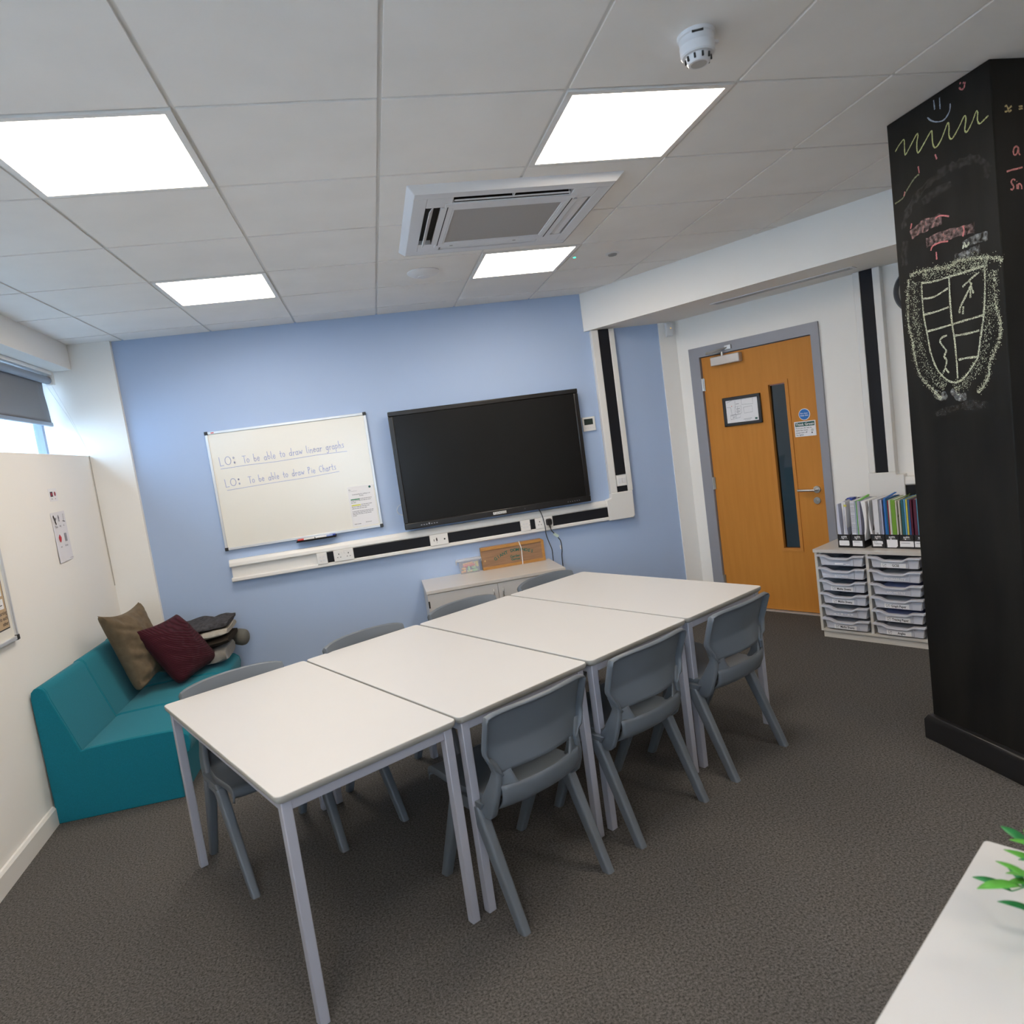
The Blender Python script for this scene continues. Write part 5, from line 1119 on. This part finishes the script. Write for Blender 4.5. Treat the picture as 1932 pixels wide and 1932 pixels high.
t = BM(); lathe(t, [(0.132, -0.012), (0.001, -0.012), (0.001, -0.003)], 48, 0, 2.205, 'y'); obj('face', t, M('clock_face', (0.66, 0.65, 0.60), 0.5), ck)
t = BM()
for k in range(12):
    a = PI/6*k; rect_ = [(0.105*math.cos(a), 2.205 + 0.105*math.sin(a)), (0.120*math.cos(a), 2.205 + 0.120*math.sin(a))]; ribbon(t, rect_, 0.005, -0.0128)
ribbon(t, [(0, 2.205), (0.06, 2.24)], 0.007, -0.014); ribbon(t, [(0, 2.205), (0.02, 2.30)], 0.005, -0.0145)
obj('hands_and_marks', t, ink, ck)

# ------------------------------------------------------------ left wall notices and board
def wl(name, label, cat, bm, mats): return tag(obj(name, bm, mats, loc=A0, rot=AANG), label, cat)
t = BM(); box(t, 0.785, 0.915, -0.0015, 0.002, 1.630, 1.707, 0); rect(t, 0.805, 0.845, 1.658, 1.688, -0.0022, 2); rect(t, 0.812, 0.838, 1.664, 1.682, -0.0028, 1); disc(t, 0.878, 1.674, 0.014, -0.0022, 14, 1)
text_into(t, 'mute', 0.012, 0.808, 1.642, -0.0022, mi=2); text_into(t, 'pie', 0.012, 0.866, 1.642, -0.0022, mi=2)
berry = M('berry_print', (0.30, 0.03, 0.05), 0.6)
wl('picture_card', 'small white card with two tiny dark red pictures on the left wall', 'card', t, [paper, berry, ink])
t = BM(); rings = []
for k in range(12):
    z = 1.262 + 0.300*(11 - k)/11; rings.append([(0.742 + 0.006*math.sin(k*0.4), -0.002 - 0.006*(k/11)**3, z), (0.968 - 0.008*(k/11)**2, -0.002 - 0.004*(k/11)**2, z + 0.004)])
a = [[t.verts.new(q) for q in r] for r in rings]
for r, q in zip(a, a[1:]): t.faces.new([r[0], r[1], q[1], q[0]])
def g_(x, z): return (0.742 + x, z)
ribbon(t, [(0.775, 1.545), (0.790, 1.515), (0.800, 1.490)], 0.012, -0.0045, 2); ribbon(t, [(0.785, 1.505), (0.808, 1.53)], 0.008, -0.0045, 2)
ribbon(t, [(0.850, 1.545), (0.852, 1.505)], 0.006, -0.0045, 2); disc(t, 0.851, 1.530, 0.010, -0.0045, 10, 3); ribbon(t, [(0.930, 1.548), (0.924, 1.500)], 0.004, -0.0045, 2); ribbon(t, [(0.905, 1.506), (0.945, 1.500)], 0.004, -0.0045, 2)
text_into(t, 'Please', 0.020, 0.775, 1.470, -0.0045, mi=2, squash=0.8); text_into(t, 'help', 0.020, 0.842, 1.472, -0.0045, mi=2, squash=0.8); text_into(t, 'us', 0.020, 0.905, 1.474, -0.0045, mi=2, squash=0.8)
t.faces.new([t.verts.new((x, -0.0045, z)) for x, z in ((0.815, 1.430), (0.838, 1.410), (0.832, 1.392), (0.815, 1.378), (0.798, 1.394), (0.794, 1.412))]).material_index = 1
rect(t, 0.888, 0.925, 1.380, 1.430, -0.0045, 3)
text_into(t, 'eat', 0.018, 0.800, 1.348, -0.0045, mi=2); text_into(t, 'berries', 0.020, 0.872, 1.350, -0.0045, mi=2, squash=0.8); rect(t, 0.90, 0.955, 1.275, 1.277, -0.009, 3)
wl('picture_notice', 'curling white sheet with small printed pictures and words on the left wall', 'notice', t, [M('notice_paper', (0.74, 0.73, 0.77), 0.6), M('bright_berry', (0.55, 0.03, 0.05), 0.6), ink, grey_ink])
nb = thing('notice_board', 'aluminium framed notice board with tan poster at the left edge of the picture', 'notice board', A0, AANG)
X0, X1, Z0, Z1 = -1.20, -0.012, 0.982, 1.885
obj('board_surface', B(X0+0.016, X1-0.016, -0.014, -0.001, Z0+0.016, Z1-0.016), wb_mat, nb)
t = BM(); f = 0.020
box(t, X0, X1, -0.024, -0.001, Z0, Z0+f); box(t, X0, X1, -0.024, -0.001, Z1-f, Z1); box(t, X0, X0+f, -0.024, -0.001, Z0+f, Z1-f); box(t, X1-f, X1, -0.024, -0.001, Z0+f, Z1-f); obj('frame', t, alu, nb, bevel=0.003)
for a in (X0, X1):
    for b in (Z0, Z1):
        sx = 1 if a == X0 else -1; sz = 1 if b == Z0 else -1
        obj('corner_cap', B(min(a-0.003*sx, a+0.024*sx), max(a-0.003*sx, a+0.024*sx), -0.027, -0.001, min(b-0.003*sz, b+0.024*sz), max(b-0.003*sz, b+0.024*sz)), black_pl, nb, bevel=0.004)
t = BM(); rect(t, -0.50, -0.062, 1.050, 1.330, -0.0146, 3); rect(t, -0.494, -0.068, 1.056, 1.324, -0.0152, 1); rect(t, -0.494, -0.068, 1.285, 1.324, -0.0157, 2)
for z0_, z1_ in ((1.212, 1.262), (1.150, 1.198)): rect(t, -0.46, -0.085, z0_, z1_, -0.0157, 0)
for i, s in enumerate(('share our learning', 'listening to each', 'other')): text_into(t, s, 0.026, -0.072, 1.122 - i*0.026, -0.0157, align='RIGHT', mi=3, bold=0.01)
for z0_ in (1.228, 1.166): rect(t, -0.44, -0.10, z0_, z0_ + 0.004, -0.0162, 3)
o = obj('poster', t, [paper, tan_print, M('poster_blue', (0.04, 0.10, 0.32), 0.6), ink], loc=A0, rot=AANG); tag(o, 'tan poster with a blue heading pinned on the notice board at the left edge', 'poster')

# ------------------------------------------------------------ artificial plant on the near table
pl = thing('potted_plant', 'bright green leafy artificial plant on the near white table', 'plant', (1.385, -1.436, TZ + 0.0005))
t = BM(); lathe(t, [(0.001, 0.0), (0.034, 0.0), (0.040, 0.06), (0.037, 0.062), (0.032, 0.05), (0.001, 0.048)], 28); obj('pot', t, white_pl, pl, smooth=True)
leafm = [M('leaf_green', (0.09, 0.36, 0.045), 0.45, var=0.2, vscale=40), M('leaf_dark_green', (0.02, 0.21, 0.06), 0.45, var=0.2, vscale=40)]
rnd = random.Random(21)
def leaf(p, d, L_, w, mi):
    d = Vector(d).normalized(); side = d.cross(Vector((0, 0, 1))).normalized(); up = side.cross(d); bm = BM(); rows = []
    for k in range(9):
        s = k/8; c = Vector(p) + d*L_*s + up*(-0.25*L_*s*s); ww = w*(math.sin(PI*min(1, s*0.96 + 0.03))**0.8)
        rows.append([bm.verts.new(c - side*ww + up*ww*0.25), bm.verts.new(c), bm.verts.new(c + side*ww + up*ww*0.25)])
    for a, b in zip(rows, rows[1:]):
        for i in range(2): bm.faces.new([a[i], a[i+1], b[i+1], b[i]])
    obj('leaf', bm, leafm[mi], pl, smooth=True, solid=0.0006)
stems = BM()
for k in range(32):
    az = 2*PI*k/32 + rnd.uniform(-0.15, 0.15); r = rnd.uniform(0.065, 0.125); z = rnd.uniform(0.03, 0.11)
    if k % 3 == 0: r *= 0.7; z += 0.03
    tip = Vector((r*math.cos(az), r*math.sin(az), z)); mid = Vector((tip.x*0.45, tip.y*0.45, 0.06 + z*0.5))
    path = smooth_path([(0, 0, 0.045), mid, tip], 5); tube(stems, path, 0.0011, 5)
    L_ = rnd.uniform(0.040, 0.062); d = Vector((math.cos(az), math.sin(az), rnd.uniform(-0.1, 0.7)))
    leaf(tip, d, L_, rnd.uniform(0.007, 0.011), k % 2)
    leaf(path[7], (math.cos(az + 0.8), math.sin(az + 0.8), 0.45), L_*0.9, 0.008, (k + 1) % 2)
    leaf(path[8], (math.cos(az - 0.8), math.sin(az - 0.8), 0.5), L_*0.85, 0.007, k % 2)
obj('stems', stems, leafm[1], pl, smooth=True)
